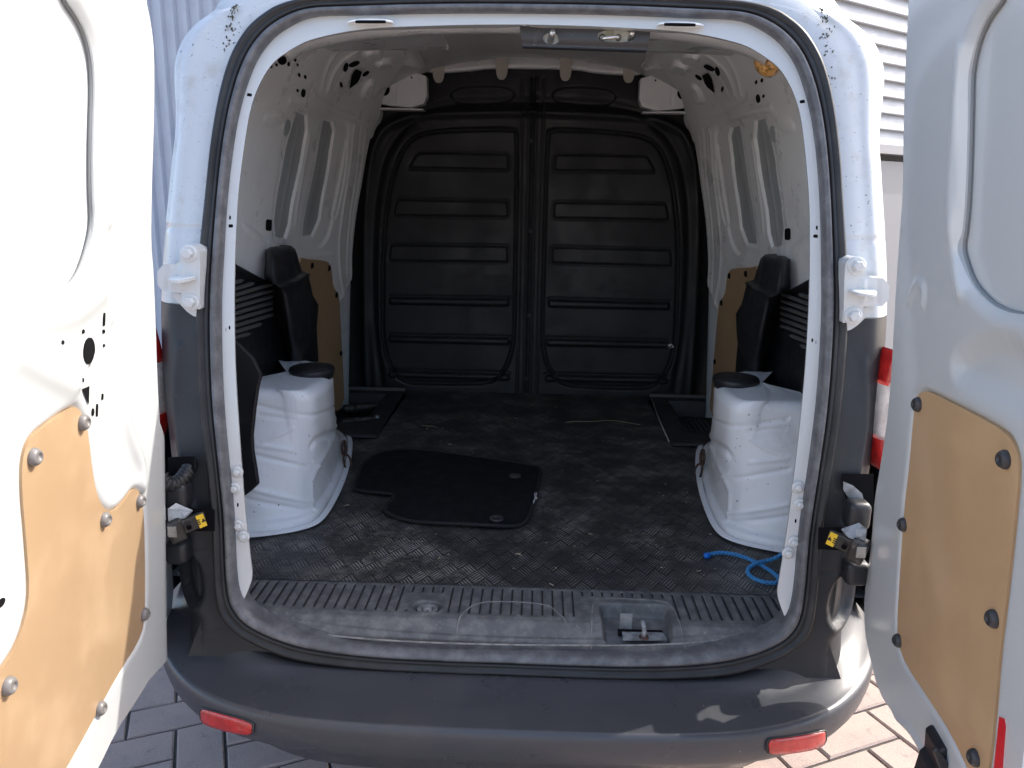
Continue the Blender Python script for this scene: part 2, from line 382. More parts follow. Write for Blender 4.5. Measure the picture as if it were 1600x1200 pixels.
SEAL_O = [(450, 0), (400, 32), (378, 60), (360, 95), (345, 150), (333, 220), (325, 300), (314, 400), (310, 475), (311, 550), (316, 640), (325, 710), (335, 810), (337, 900), (342, 945), (352, 966), (371, 985), (400, 1002), (450, 1024), (500, 1033), (600, 1043), (700, 1047), (800, 1050)]
SEAL_I = [(487, 24), (450, 42), (425, 60), (400, 93), (380, 148), (367, 205), (355, 300), (349, 400), (345, 475), (347, 600), (355, 700), (366, 800), (369, 900), (377, 937), (400, 963), (450, 985), (525, 1001), (600, 1009), (700, 1014), (800, 1017)]
def half_to_ring(px, top_z, n=360):
    ab = S_REAR.inv(px)               # left half from the top corner down to the middle of the sill
    top = np.array([[-.30, top_z-.001], [-.15, top_z+.004], [0, top_z+.005]])[::-1]
    L = np.vstack([top[:-1] if False else top, ab]); L[-1, 0] = 0.0
    Rr = L[::-1].copy(); Rr[:, 0] *= -1
    ring = np.vstack([L, Rr[1:-1]])
    return ring
def ang_resample(ring, n=400, c=(0, .5), rnd=2):
    ring = chaikin(ring, rnd); d = resample(ring, 4000); a = np.arctan2(d[:, 1]-c[1], d[:, 0]-c[0])
    r = np.hypot(d[:, 0]-c[0], d[:, 1]-c[1]); o = np.argsort(a); a, r = a[o], r[o]
    t = np.linspace(-math.pi, math.pi, n, endpoint=False); rr = np.interp(t, a, r, period=2*math.pi)
    return np.stack([c[0]+rr*np.cos(t), c[1]+rr*np.sin(t)], 1)
RO = ang_resample(half_to_ring(SEAL_O, 1.118)); RI = ang_resample(half_to_ring(SEAL_I, 1.083))

# ------------------------------------------------------------------ setting: ground, buildings
GZ = -.56
ground = mk('paved_ground', [(-150, -150, GZ-.012), (150, -150, GZ-.012), (150, 150, GZ-.012), (-150, 150, GZ-.012)], [(0, 1, 2, 3)],
            mat('pale_yard_paving', (.36, .30, .265), .9, dirt=((.28, .23, .21), 3, .4, .7, .6), bump=(200, .6)), None, False)
tag(ground, kind='structure', label='paved yard under and around the van')
PAV = mat('concrete_paver', (.34, .262, .222), .85, dirt=[((.28, .225, .21), 6, .4, .7, .6), ((.13, .115, .115), 25, .55, .75, .5)], speck=((.45, .42, .38), 330, .64), scuff=((.16, .14, .14), 420, .58, (1, 1, 1)), bump=(260, .8))
_mk0 = mk
jb = mk('joint_sand', [(-8, -8, GZ-.009), (8, -8, GZ-.009), (8, 8, GZ-.009), (-8, 8, GZ-.009)], [(0, 1, 2, 3)], mat('joint_sand', (.085, .078, .07), .95, dirt=((.05, .045, .04), 30, .4, .7, .6), bump=(200, .6)), ground, False)
def paver_verts(l, wd, seed):
    r = np.random.default_rng(seed); b = .004; g = .0035; hx, hy = l/2-g, wd/2-g
    top = [(-hx+b, -hy+b, 0), (hx-b, -hy+b, 0), (hx-b, hy-b, 0), (-hx+b, hy-b, 0)]
    mid = [(-hx, -hy, -.004), (hx, -hy, -.004), (hx, hy, -.004), (-hx, hy, -.004)]
    bot = [(x, y, -.03) for x, y, z in mid]
    V = np.array(top+mid+bot); V[:8] += r.normal(0, .0007, (8, 3))
    F = [(0, 1, 2, 3)]+[(4+i, 4+(i+1) % 4, (i+1) % 4, i) for i in range(4)]+[(8+i, 8+(i+1) % 4, 4+(i+1) % 4, 4+i) for i in range(4)]
    return V, F
pw, plen = .115, .23; ca, sa = math.cos(math.radians(24)), math.sin(math.radians(24))
protos = []
for s_ in range(5):
    V, F = paver_verts(plen, pw, s_); o = mk('paver', V, F, PAV, ground, False); protos.append(o.data)
    bpy.data.objects.remove(o)
near = []; far = []
for i in range(-46, 47):
    for j in range(-46, 47):
        # herringbone: one horizontal and one vertical paver per step
        for kind in (0, 1):
            bx = (i+j)*pw*1.0; by = (i-j)*pw*1.0
            bx += j*pw*0; 
            # lattice vectors (w, w) and (2w, -2w)
            X0 = i*pw+j*2*pw; Y0 = i*pw-j*2*pw
            if kind == 0: cx, cy, rot = X0+pw, Y0+pw/2, 0
            else: cx, cy, rot = X0+pw/2+2*pw-2*pw+0.0, Y0+pw+pw, math.pi/2
            x = cx*ca-cy*sa; y = cx*sa+cy*ca
            if abs(x) > 7 or abs(y) > 7: continue
            (near if (-1.75 < x < 1.75 and -.42 < y < 1.08) else far).append((x, y, rot))
near = sorted(near, key=lambda p: abs(p[1]-.25)*1.5+abs(p[0])*.5)
far += near[295:]; near = near[:295]
for k, (x, y, rot) in enumerate(near):
    o = bpy.data.objects.new('paver', protos[k % 5]); COL.objects.link(o); o.parent = ground
    o.location = (x, y, GZ+random.uniform(-.0015, .0015)); o.rotation_euler = (random.uniform(-.006, .006), random.uniform(-.006, .006), rot+math.radians(24))
FV = []; FF = []
V0, F0 = paver_verts(plen, pw, 3)
for x, y, rot in far:
    c, s = math.cos(rot+math.radians(24)), math.sin(rot+math.radians(24)); n = len(FV)*1
    base = len(FV)
    zz = GZ+random.uniform(-.0015, .0015)
    for v in V0: FV.append((x+v[0]*c-v[1]*s, y+v[0]*s+v[1]*c, zz+v[2]))
    FF += [tuple(q+base for q in f) for f in F0]
tag(mk('paving_beyond', FV, FF, PAV, None, False), kind='stuff', label='herringbone concrete pavers spreading away from the van')

# left: metal building with vertical ribbed cladding
RIBM = mat('ribbed_cladding_paint', (.46, .48, .53), .4, metal=.0, dirt=((.34, .35, .40), 3, .4, .7, .5))
lw = thing('ribbed_wall', 'pale grey building wall of vertical ribbed metal cladding behind the left of the van', 'building', (-2.6, 3.4, GZ))
def wall_pt(c0, d, s, z, off, nrm2): return (c0[0]+d[0]*s+nrm2[0]*off, c0[1]+d[1]*s+nrm2[1]*off, z)
LW0 = np.array([-1.35, 3.3]); LWd = np.array([-.93, .36]); LWd /= np.linalg.norm(LWd); LWn = np.array([-LWd[1], LWd[0]]); LWn = LWn if LWn[1] < 0 else -LWn
k = 0; s0 = -1.4
def cladding_panel(s0, n):
    pr = []; s = s0
    for i in range(n):
        pr += [(s, 0), (s+.052, 0), (s+.062, .022), (s+.090, .022), (s+.10, 0)]; s += .104
    V = []
    for z in (-.02, 4.2):
        V += [(LWd[0]*(a)+LWn[0]*b+LW0[0]+2.6, LWd[1]*a+LWn[1]*b+LW0[1]-3.4, z) for a, b in pr]
    m = len(pr); F = [(i, i+1, m+i+1, m+i) for i in range(m-1)]
    return V, F, s
s = -1.4
for i in range(6):
    V, F, s = cladding_panel(s, 8); mk('cladding_sheet', V, F, RIBM, lw, False)

# right: building with horizontal siding above a doorway
SIDM = mat('white_siding_paint', (.40, .42, .44), .45, dirt=((.32, .34, .36), 4, .4, .7, .5))
DOOR = mat('grey_door_paint', (.24, .245, .26), .5)
TH = math.radians(54); RWd = np.array([math.sin(TH), math.cos(TH)]); RWn = np.array([RWd[1], -RWd[0]])
RW0 = np.array([1.25, 2.2])
rw = thing('sided_wall', 'white building wall with horizontal lap siding behind the right of the van', 'building', (RW0[0], RW0[1], GZ))
def rwp(s, z, off): return (RWd[0]*s+RWn[0]*off, RWd[1]*s+RWn[1]*off, z-GZ)
zb = 1.04; pitch = .072
for i in range(34):
    z0 = zb+i*pitch; V = []
    for s_ in (-.2, 5.0):
        V += [rwp(s_, z0, .030), rwp(s_, z0, .0), rwp(s_, z0+pitch-.002, .0), rwp(s_, z0+pitch, .010), rwp(s_, z0+.004, .032)]
    F = [(i_, (i_+1) % 5, 5+(i_+1) % 5, 5+i_) for i_ in range(5)]+[(4, 3, 2, 1, 0), (5, 6, 7, 8, 9)]
    mk('siding_board', V, F, SIDM, rw, False)
V = [rwp(-.2, GZ, -.05), rwp(5, GZ, -.05), rwp(5, zb, -.05), rwp(-.2, zb, -.05)]
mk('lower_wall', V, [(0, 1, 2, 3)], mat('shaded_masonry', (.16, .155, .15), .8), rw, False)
for i, s_ in enumerate((.24, 1.25, 2.25, 3.25)):
    V, F = box_vf(np.array(rwp(s_+.48, (GZ+zb-.07)/2, .0)), [RWd[0]*.44, RWd[1]*.44, 0], [RWn[0]*.03, RWn[1]*.03, 0], [0, 0, (zb-.07-GZ)/2])
    mk('door_leaf', V, F, DOOR, rw, False)
V, F = box_vf(np.array(rwp(2.4, zb-.02, .02)), [RWd[0]*2.6, RWd[1]*2.6, 0], [RWn[0]*.05, RWn[1]*.05, 0], [0, 0, .02])
mk('drip_rail', V, F, mat('grey_trim', (.3, .3, .31), .5), rw, False)

# ------------------------------------------------------------------ the van
van = thing('panel_van', 'white panel van seen from behind, both rear doors open on a dark cargo bay', 'van', (0, .6, GZ))
VO = np.array([0, .6, GZ])
class _P: pass
_mk = mk
def mk(name, V, F, mat_, parent=None, smooth=True, mir=False, me_only=False):
    o = _mk(name, V, F, mat_, parent, smooth, mir)
    r = parent
    while r is not None and r.parent is not None: r = r.parent
    if r is van and parent is van: o.matrix_parent_inverse = Matrix.Translation(-Vector(VO))
    return o

# door seal and its flange (rubber ring round the opening)
fr = [0, .03, .14, .26, .33, .42, .53, .59]; ph = [0, .014, .018, .016, .008, .015, .013, .006]
def ring3(f, h):
    q = RO*(1-f)+RI*f; return np.stack([q[:, 0], ys(q[:, 1])-h, q[:, 1]], 1)
loft('seal_carrier', [ring3(0, -.01)]+[ring3(a, b) for a, b in zip(fr, ph)], RUBD, van, flip=True)
fr = [.59, .61, .66, .74, .84, .93, .99, 1.0, 1.0]; ph = [.004, .012, .017, .019, .018, .013, .007, 0, -.03]
o = loft('door_seal', [ring3(a, b) for a, b in zip(fr, ph)], RUBG, van, flip=True); o['label'] = 'worn grey rubber bulb seal round the opening'

# white jamb flange just inside the seal
JI = [(816, 37), (760, 37), (700, 38), (640, 40), (590, 42), (545, 47), (510, 54), (479, 62), (458, 73), (444, 82), (431, 91), (417, 106), (400, 136), (388, 172), (378, 235), (370, 300), (367, 350), (364, 425), (364, 525), (367, 610), (375, 725), (381, 800), (390, 880), (393, 903), (387, 922), (379, 940)]
ab = S_REAR.inv(JI); ab[0, 0] = 0
SF = lambda h: (lambda q: np.stack([q[:, 0], ys(q[:, 1])-h, q[:, 1]], 1))
JIr = chaikin(ab, 2, False)
JIr = resample(JIr, 260, False)
def near_on_ring(q):
    c = np.array([0, .5]); a = np.arctan2(q[:, 1]-c[1], q[:, 0]-c[0]); A = np.arctan2(RI[:, 1]-c[1], RI[:, 0]-c[0]); r = np.hypot(RI[:, 0], RI[:, 1]-c[1])
    rr = np.interp(a, A, r, period=2*math.pi)*1.008; return np.stack([c[0]+rr*np.cos(a), c[1]+rr*np.sin(a)], 1)
JO = near_on_ring(JIr)
f_out = SF(-.004)(JO); f_in = SF(-.006)(JIr); e1 = f_in+[0, .004, 0]; e2 = f_in+[-.01, .02, 0]; e3 = f_in+[-.05, .035, 0]
for mr in (False, True):
    loft('door_jamb', [f_out, f_out*.5+f_in*.5, f_in], INNER if 0 else WHITE, van, closed=False, mir=mr, flip=True)
    loft('jamb_return', [f_in, e1, e2, e3], WHITE, van, closed=False, mir=mr, flip=True)
S_J = Surf(lambda A, B, H: (A, ys(B)+.006-H, B), -.8, .8, -.2, 1.2)
def hole(S, c, rx, ry, parent, mr, rot=0, n=12, h=.0012, name='access_hole', m=None, sq=False):
    "dark opening pressed into sheet S: pixel centre and pixel radii"
    t = np.linspace(0, 2*math.pi, n, endpoint=False); k = 1.0
    if sq: ex = np.sign(np.cos(t))*np.abs(np.cos(t))**.45; ey = np.sign(np.sin(t))*np.abs(np.sin(t))**.45
    else: ex, ey = np.cos(t), np.sin(t)
    cr, sr = math.cos(math.radians(rot)), math.sin(math.radians(rot))
    px = np.stack([c[0]+rx*ex*cr-ry*ey*sr, c[1]+rx*ex*sr+ry*ey*cr], 1)
    q = S.inv(px, h); V = S.P(q[:, 0], q[:, 1], h)
    V2 = S.P(q[:, 0], q[:, 1], h-.003)
    return mk(name, np.vstack([V, V2]), [tuple(range(n))]+[(i, n+i, n+(i+1) % n, (i+1) % n) for i in range(n)], m or DARK, parent, False, mr)
for mr in (False, True):
    for c, rx, ry, rot, sq in [((389, 148), 4.5, 2.5, 10, True), ((359, 340), 2.0, 3.4, 0, False), ((360, 353), 4.0, 2.6, 0, True), ((351, 515), 2.6, 4.2, 0, False), ((358.5, 512), 1.3, 3.2, 0, False), ((371.5, 789), 1.5, 3.4, 0, False)]:
        hole(S_J, c, rx, ry, van, mr, rot, sq=sq)
    for c in [(371, 737), (367, 763), (373, 821), (381, 838)]:
        p = S_J.at(c); p[1] -= .0
        V, F = join([lathe_vf([(.0115, 0), (.0115, .003), (.009, .0045)], p, (0, -1, 0), 16), lathe_vf([(.0062, .004), (.0062, .009), (.004, .0105)], p, (0, -1, 0), 6)])
        mk('flange_bolt', V, F, WHITE, van, False, mr)

# ---- inner side wall: profile extruded along the van
WP = np.array([(-.705, -.03), (-.70, .08), (-.692, .25), (-.685, .40), (-.675, .55), (-.655, .70), (-.628, .82), (-.605, .93), (-.58, 1.01), (-.545, 1.07), (-.50, 1.115), (-.43, 1.15), (-.35, 1.175)])
WPc = chaikin(WP, 3, False); WL = np.r_[0, np.cumsum(np.linalg.norm(np.diff(WPc, axis=0), axis=1))]
WT = np.gradient(WPc, axis=0); WT /= np.linalg.norm(WT, axis=1)[:, None]; WN = np.stack([WT[:, 1], -WT[:, 0]], 1)
def wallfn(A, B, H):
    x = np.interp(A, WL, WPc[:, 0]); z = np.interp(A, WL, WPc[:, 1]); nx = np.interp(A, WL, WN[:, 0]); nz_ = np.interp(A, WL, WN[:, 1])
    pull = .035*sstep((B-.9)/.5)       # walls close in towards the bulkhead
    return (x+pull+nx*H, B, z+nz_*H)
S_WALL = Surf(wallfn, 0, WL[-1], -.05, 1.7, 150)
tz = lambda z: float(np.interp(z, WPc[:, 1], WL))
win = [(455, 166), (486, 172), (530, 182), (545, 190), (546, 215), (536, 270), (524, 330), (514, 372), (500, 388), (440, 388), (426, 372), (426, 340), (436, 255)]
blankA = [(463, 176), (483, 181), (484, 208), (474, 262), (462, 315), (457, 352), (450, 374), (431, 373), (428, 345), (434, 300), (446, 235)]
blankB = [(506, 186), (522, 192), (526, 206), (518, 258), (508, 312), (503, 345), (492, 370), (472, 373), (474, 350), (484, 300), (496, 240)]
wall_out = [(tz(.28), .035), (tz(.28), 1.36), (tz(1.03), 1.36), (tz(1.06), 1.33), (tz(1.09), 1.27), (tz(1.15), 1.12), (WL[-1]-.002, .95), (WL[-1]-.002, .25), (tz(1.07), .10), (tz(1.0), .035)]
feats_px = [('pad', win, -.006, .016, .03), ('pad', blankA, -.008, .003, .008), ('pad', blankB, -.008, .003, .008),
    ('line', [(487, 215), (478, 262), (468, 318), (465, 345)], .008, .012), ('line', [(553, 196), (550, 240), (536, 330), (528, 395), (540, 480), (545, 620)], .010, .010),
    ('line', [(564, 196), (560, 250), (545, 350), (541, 420), (548, 520), (553, 630)], -.008, .008), ('line', [(572, 205), (566, 260), (552, 340), (548, 420), (554, 520), (560, 630)], .008, .008),
    ('pad', [(537, 218), (545, 218), (542, 265), (528, 340), (518, 345), (524, 300), (533, 240)], -.004, .004),
    ('line', [(420, 380), (470, 402), (520, 398)], .006, .010), ('pad', [(378, 345), (412, 372), (408, 378), (378, 356)], .004, .005),
    ('line', [(452, 158), (500, 170), (556, 196)], .008, .007), ('line', [(488, 140), (494, 155), (552, 182)], .006, .006), ('line', [(503, 138), (516, 95), (530, 78)], .010, .008),
    ('line', [(513, 140), (529, 100), (560, 78)], .010, .008), ('line', [(523, 140), (540, 108), (562, 92)], -.006, .006),
    ('pad', [(565, 78), (595, 74), (598, 88), (570, 92)], .014, .012), ('pad', [(585, 95), (612, 89), (618, 102), (590, 107)], .014, .012), ('pad', [(562, 150), (578, 122), (586, 132), (574, 156)], .012, .010),
    ('line', [(400, 172), (440, 180), (452, 160)], .004, .012), ('pad', [(410, 180), (440, 172), (444, 190), (414, 198)], .004, .012)]
for mr in (False, True):
    pass
def side_wall(mr):
    fe = []
    for f in feats_px: fe.append((f[0], S_WALL.inv(f[1]), f[2]*(1 if f[0] == 'pad' else .42), f[3])+tuple(f[4:]))
    o = relief('side_wall', S_WALL, wall_out, INNER, van, fe, (), .0045, .02, mir=mr, px=False, rnd=1)
    return o
for mr in (False, True):
    side_wall(mr)
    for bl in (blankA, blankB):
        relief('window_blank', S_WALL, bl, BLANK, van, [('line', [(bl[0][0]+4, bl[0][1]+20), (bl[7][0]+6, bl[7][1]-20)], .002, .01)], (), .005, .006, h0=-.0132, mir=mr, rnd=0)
    for gp in ([(484, 181), (485, 208), (475, 262), (464, 315), (459, 352), (450, 375)], [(512, 187), (523, 191), (527, 206), (519, 258), (509, 312), (504, 345), (493, 371), (474, 374)]):
        q = chaikin(S_WALL.inv(gp, -.010), 2, False); V, F = tube_vf(S_WALL.P(q[:, 0], q[:, 1], -.0105), .0032, 6); mk('blank_gap', V, F, DARK, van, True, mr)
    for c, rx, ry, rot in [((442, 95), 6, 7, 30), ((424, 104), 2.2, 3, 0), ((433, 102), 1.3, 2, 0), ((452, 101), 1.3, 3.2, 10), ((462, 94), 1.4, 3, 10), ((467, 72), 1, 2, 0), ((466, 102), 1, 2, 0),
                       ((468.5, 118), 1.3, 3, 0), ((478, 121), 1.3, 3, 0), ((475, 146), 2.8, 6.5, 8), ((466, 142), 1, 2.5, 0), ((534, 133), 1.5, 4, -8), ((554, 101), 9, 3, -22), ((541, 106), 3.0, 7, 18), ((572, 116), 6, 2.2, -35),
                       ((585, 91), 3.5, 1.2, -10), ((606, 104), 3.5, 1.2, -10), ((531, 75), 7, 1.2, -8), ((421, 352), 4, 9, 2), ((426, 391), 3, 5, 0)]:
        hole(S_WALL, c, rx, ry, van, mr, rot, h=.004, sq=(c[0] in (421, 426)))
    # ragged dark opening in the cant rail
    pts = [(556, 108), (566, 112), (562, 124), (558, 130), (550, 136), (546, 139), (548, 128), (550, 118)]
    q = S_WALL.inv(pts, .004); V = S_WALL.P(q[:, 0], q[:, 1], .004); mk('access_hole', V, [tuple(range(len(pts)))], DARK, van, False, mr)
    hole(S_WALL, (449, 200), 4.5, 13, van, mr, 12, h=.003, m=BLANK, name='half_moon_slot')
# inner D-pillar bulge edge (dark gap beside the jamb)
# front pillar face closing the wall towards the bulkhead
for mr in (False, True):
    zs = np.linspace(-.02, 1.03, 40); A = np.array([tz(z) for z in zs])
    r1 = S_WALL.P(A, np.full(40, 1.355), .0); r2 = S_WALL.P(A, np.full(40, 1.37), -.004); r3 = r2+[-.12, .01, 0]
    loft('pillar_edge', [r1, r2, r3], INNER, van, closed=False, mir=mr)
    # dark cavity beside the bulkhead
    mk('side_recess_lining', [(-.80, 1.38, -.1), (-.80, 1.72, -.1), (-.80, 1.72, 1.3), (-.80, 1.38, 1.3)], [(0, 1, 2, 3)], DARK, van, False, mr)
    # lower wall below the trims
    mk('lower_side_lining', [(-.715, -.0, -.04), (-.715, 1.37, -.04), (-.715, 1.37, .40), (-.715, -.0, .40)], [(0, 1, 2, 3)], PLAST, van, False, mr)

# hardboard panel low on the wall
side_board = [(470, 402), (478, 405), (508, 407), (516, 412), (519, 425), (520, 445), (524, 453), (530, 460), (532, 500), (535, 560), (539, 642), (500, 640), (470, 560), (462, 450)]
for mr in (False, True):
    b_ = relief('side_board', S_WALL, side_board, PLYI, van, (), (), .008, .006, h0=.006, mir=mr, rnd=1)
    for c in [(487, 415), (514, 419), (525, 461), (532, 552)]:
        p = S_WALL.at(c, .006); n_ = S_WALL.nrm(c)
        V, F = lathe_vf([(.010, 0), (.010, .002), (.007, .005), (.003, .006)], p, n_, 12)
        mk('panel_clip', V, F, DARK, b_, True, mr).matrix_parent_inverse = Matrix.Identity(4)

# ---- black lower trim with louvred vent and tower
trim = [(325, 388), (370, 414), (413, 436), (430, 446), (480, 446), (492, 480), (497, 570), (470, 640), (440, 760), (400, 790), (330, 800)]
grille = [(345, 412), (366, 420), (400, 434), (424, 444), (427, 470), (427, 498), (400, 512), (366, 529), (352, 536)]
SLAT = mat('grey_vent_plastic', (.15, .148, .145), .4)
for mr in (False, True):
    t_ = relief('quarter_trim', S_WALL, trim, PLAST, van, [('pad', grille, -.014, .005), ('rim', grille, .002, .004)], (), .005, .03, h0=.022, mir=mr, rnd=0,
                hfn=lambda a, b: .004*np.sin(b*9))
    for k in range(10):
        y0 = 441+k*9.6; y1 = 430+k*9.0
        xa, xb = 356, 424
        ya = y0+4; yb = y0-16
        if yb < 440: xb = 356+(424-356)*max(.15, (k+1.2)/4); yb = ya-20*(xb-356)/68
        if ya > 527: xa = 356; 
        if k >= 8: xb = 424-(k-7)*18; yb = ya-20*(xb-356)/68
        if xb-xa < 10: continue
        a = S_WALL.at((xa, ya), .020); c = S_WALL.at((xb, yb), .020); d = (c-a)/2; n_ = S_WALL.nrm((400, 470))
        up = np.cross(d, n_); up /= np.linalg.norm(up); up = up if up[2] > 0 else -up
        V, F = box_vf((a+c)/2, d, n_*.004-up*.001, up*.0036+n_*.003); o = mk('vent_slat', V, F, SLAT, t_, False, mr)
        o.matrix_parent_inverse = Matrix.Identity(4)
prism('trim_lower_panel', [pix(u, v, 1, .175) for u, v in [(352, 540), (368, 532), (396, 560), (409, 586), (404, 605), (399, 640), (395, 680), (396, 705), (401, 735), (404, 757), (392, 768), (380, 777), (352, 797)]], (0, 1, 0), .012, PLAST, van, bevel=.004)
# tower: its own lofted moulding standing proud of the trim
def tower_ring(z, y0, y1, xi, xo, yk):
    return np.array([(xo, y0+.20, z), (xi-.055, y0+.10, z), (xi-.010, y0+.004, z), (xi, y0+.02, z), (xi+.004, yk, z), (xi-.004, yk+.03, z), (xi-.03, y1, z), (xo, y1+.02, z)])
TW = [(.20, .66, .86, -.635, -.72, .70), (.31, .61, .85, -.622, -.72, .68), (.38, .52, .86, -.595, -.72, .62), (.42, .482, .86, -.588, -.72, .60), (.455, .465, .87, -.585, -.72, .58), (.49, .455, .80, -.585, -.72, .58), (.545, .44, .78, -.588, -.72, .56), (.552, .405, .785, -.584, -.72, .56), (.560, .42, .765, -.604, -.72, .56), (.622, .445, .73, -.612, -.70, .58), (.632, .47, .72, -.622, -.69, .60)]
TWI = []
for a, b in zip(TW[:-1], TW[1:]):
    for t in (0, .33, .66): TWI.append(tuple(np.array(a)*(1-t)+np.array(b)*t))
TWI.append(TW[-1])
tr = [resample(chaikin(tower_ring(*t), 1, False), 60, False) for t in TWI]
top = [tr[-1]*.6+tr[-1].mean(0)*.4+[0, 0, .004], np.repeat(tr[-1].mean(0)[None], 60, 0)+[0, 0, .004]]
for mr in (False, True): loft('trim_tower', tr+top, PLAST, van, closed=False, mir=mr, flip=True)

# ---- wheel arch boxes
AB = np.array([(-.73, .182), (-.66, .184), (-.60, .196), (-.54, .222), (-.507, .245), (-.488, .275), (-.484, .34), (-.49, .46), (-.505, .60), (-.53, .76), (-.575, .96), (-.66, 1.06), (-.73, 1.08)])
AT = np.array([(-.73, .265), (-.66, .265), (-.60, .268), (-.54, .272), (-.497, .278), (-.472, .295), (-.462, .34), (-.460, .42), (-.475, .50), (-.515, .58), (-.56, .68), (-.62, .74), (-.73, .76)])
ABr, ATr = [resample(chaikin(q, 2, False), 400, False) for q in (AB, AT)]
AL = np.linspace(0, 1, 400)
def archfn(A, B, H):
    # A 0..1.2 along the plan outline, B height 0..0.40 (beyond .30 the top rounds over)
    a = np.clip(A/1.2, 0, 1); zc = np.clip(B, 0, .30); t = (zc/.33)
    bx = np.interp(a, AL, ABr[:, 0]); by = np.interp(a, AL, ABr[:, 1]); tx = np.interp(a, AL, ATr[:, 0]); ty = np.interp(a, AL, ATr[:, 1])
    tt = t+.0*t; ins = .014*sstep((B-.022)/.010)
    x = bx*(1-tt)+tx*tt; y = by*(1-tt)+ty*tt
    # shoulder
    th = np.clip((B-.30)/.045, 0, 1)*math.pi/2; ri = .026*(1-np.cos(th)); z = np.where(B <= .30, B, .30+.028*np.sin(th))
    cx, cy = -.60, .46
    gx, gy = np.gradient(ABr[:, 0]), np.gradient(ABr[:, 1]); L_ = np.hypot(gx, gy); nxv, nyv = gy/L_, -gx/L_
    nx = np.interp(a, AL, nxv); ny = np.interp(a, AL, nyv)
    k = np.clip((B-.345)/.10, 0, 1)      # flat top shrinking to its middle
    x = x-nx*(ri+ins); y = y-ny*(ri+ins); x = x*(1-k)+cx*k; y = y*(1-k)+cy*k; z = z+.004*k
    drop = np.clip((y-.60)/.35, 0, 1)*.10*np.clip(B/.3, 0, 1); z = z-drop
    hz = np.clip((B-.31)/.03, 0, 1)
    return (x+nx*H*(1-hz), y+ny*H*(1-hz), z+H*hz)
S_ARCH = Surf(archfn, 0, 1.2, 0, .37, 200)
n0 = archfn(np.array([.3]), np.array([.1]), np.array([0.]));
AF = [('line', [(402, 634), (465, 641)], -.0045, .004), ('line', [(405, 649), (465, 656)], -.0035, .004), ('line', [(409, 690), (440, 677), (458, 668)], .004, .004),
      ('line', [(398, 694), (458, 704)], .0035, .004), ('line', [(397, 711), (440, 721), (481, 729)], -.0045, .004), ('line', [(394, 764), (487, 783)], .0045, .004), ('line', [(384, 779), (488, 796)], -.0045, .004),
      ('line', [(488, 697), (498, 679), (516, 668), (534, 650)], -.006, .009), ('line', [(489, 722), (516, 750)], .004, .0042), ('line', [(514, 692), (518, 712)], .003, .004), ('line', [(486, 640), (486, 720), (487, 790)], .004, .012)]
for mr in (False, True):
    fe = [(f[0], S_ARCH.inv(f[1]), f[2], f[3]) for f in AF]
    dents = [('line', [(rng.uniform(.1, 1.0), rng.uniform(.05, .28)), (rng.uniform(.1, 1.0), rng.uniform(.05, .28))][:1]*1, 0, .01)]
    ph_ = rng.uniform(0, 6, 6)
    relief('wheel_arch', S_ARCH, [(.001, .001), (1.199, .001), (1.199, .443), (.001, .443)], ARCHP, van, fe, (), .0045, .001, mir=mr, px=False, rnd=0,
           hfn=lambda a, b: .0010*np.sin(a*17+ph_[0])*np.sin(b*31+ph_[1])+.0006*np.sin(a*41+ph_[2]+b*23))
    q = ABr; base = np.stack([q[:, 0], q[:, 1], np.full(400, .0)], 1)
    nv = np.stack([np.gradient(q[:, 1]), -np.gradient(q[:, 0])], 1); nv /= np.linalg.norm(nv, axis=1)[:, None]; nv = np.hstack([nv, np.zeros((400, 1))])
    sgn = 1
    loft('arch_flange', [base+nv*.001+[0, 0, .004], base+nv*.014+[0, 0, .004], base+nv*.016+[0, 0, .0055], base+nv*.014+[0, 0, .008], base+nv*.002+[0, 0, .010]], ARCHP, van, closed=False, mir=mr, flip=True)
    # black rubber cap
    c = np.array([-.535, .463, .328]); 
    lathe('strut_cap', [(.052, -.01), (.056, .004), (.058, .010), (.055, .016), (.035, .021), (.0, .022)], c, (0, -.02, 1), PLAST, van, 28, mr, True)
    # lashing eye: plate slot, hook and ring
    pz = np.array([-.522, .66, .13]) 
    ring = []
    c0 = S_ARCH.at((532, 700), .006)
    for t in np.linspace(0, 2*math.pi, 25):
        ring.append(c0+np.array([.010+.006*math.sin(t)*0, 0, 0])+np.array([.012*math.cos(t)*.3, .006*math.cos(t), .022*math.sin(t)]))
    V1, F1 = tube_vf(ring, .0045, 7, False)
    ring = []; c1 = c0+np.array([.022, -.012, -.040])
    for t in np.linspace(0, 2*math.pi, 29):
        ring.append(c1+np.array([.009*math.cos(t)+.006*math.sin(t)*-1, .004*math.cos(t), .026*np.sign(math.sin(t))*abs(math.sin(t))**.7]))
    V2, F2 = tube_vf(ring, .0032, 7, False)
    mk('lashing_ring', *join([(V1, F1), (V2, F2)]), RUSTY, van, True, mr)

# ---- floor mat, cut at the edges
fl = [(-.565, -.004), (.565, -.004), (.71, .10), (.72, 1.62), (-.72, 1.62), (-.71, .10)]
fy = [-.002, .945, 1.53, 1.62]; V = []; F = []
for (a_, b_), hx_ in zip(zip(fy[:-1], fy[1:]), (.72, .480, .72)):
    n_ = len(V); V += [(-hx_, a_, 0), (hx_, a_, 0), (hx_, b_, 0), (-hx_, b_, 0)]; F.append((n_, n_+1, n_+2, n_+3))
o = mk('rubber_floor', V, F, FLOORM, van, False)
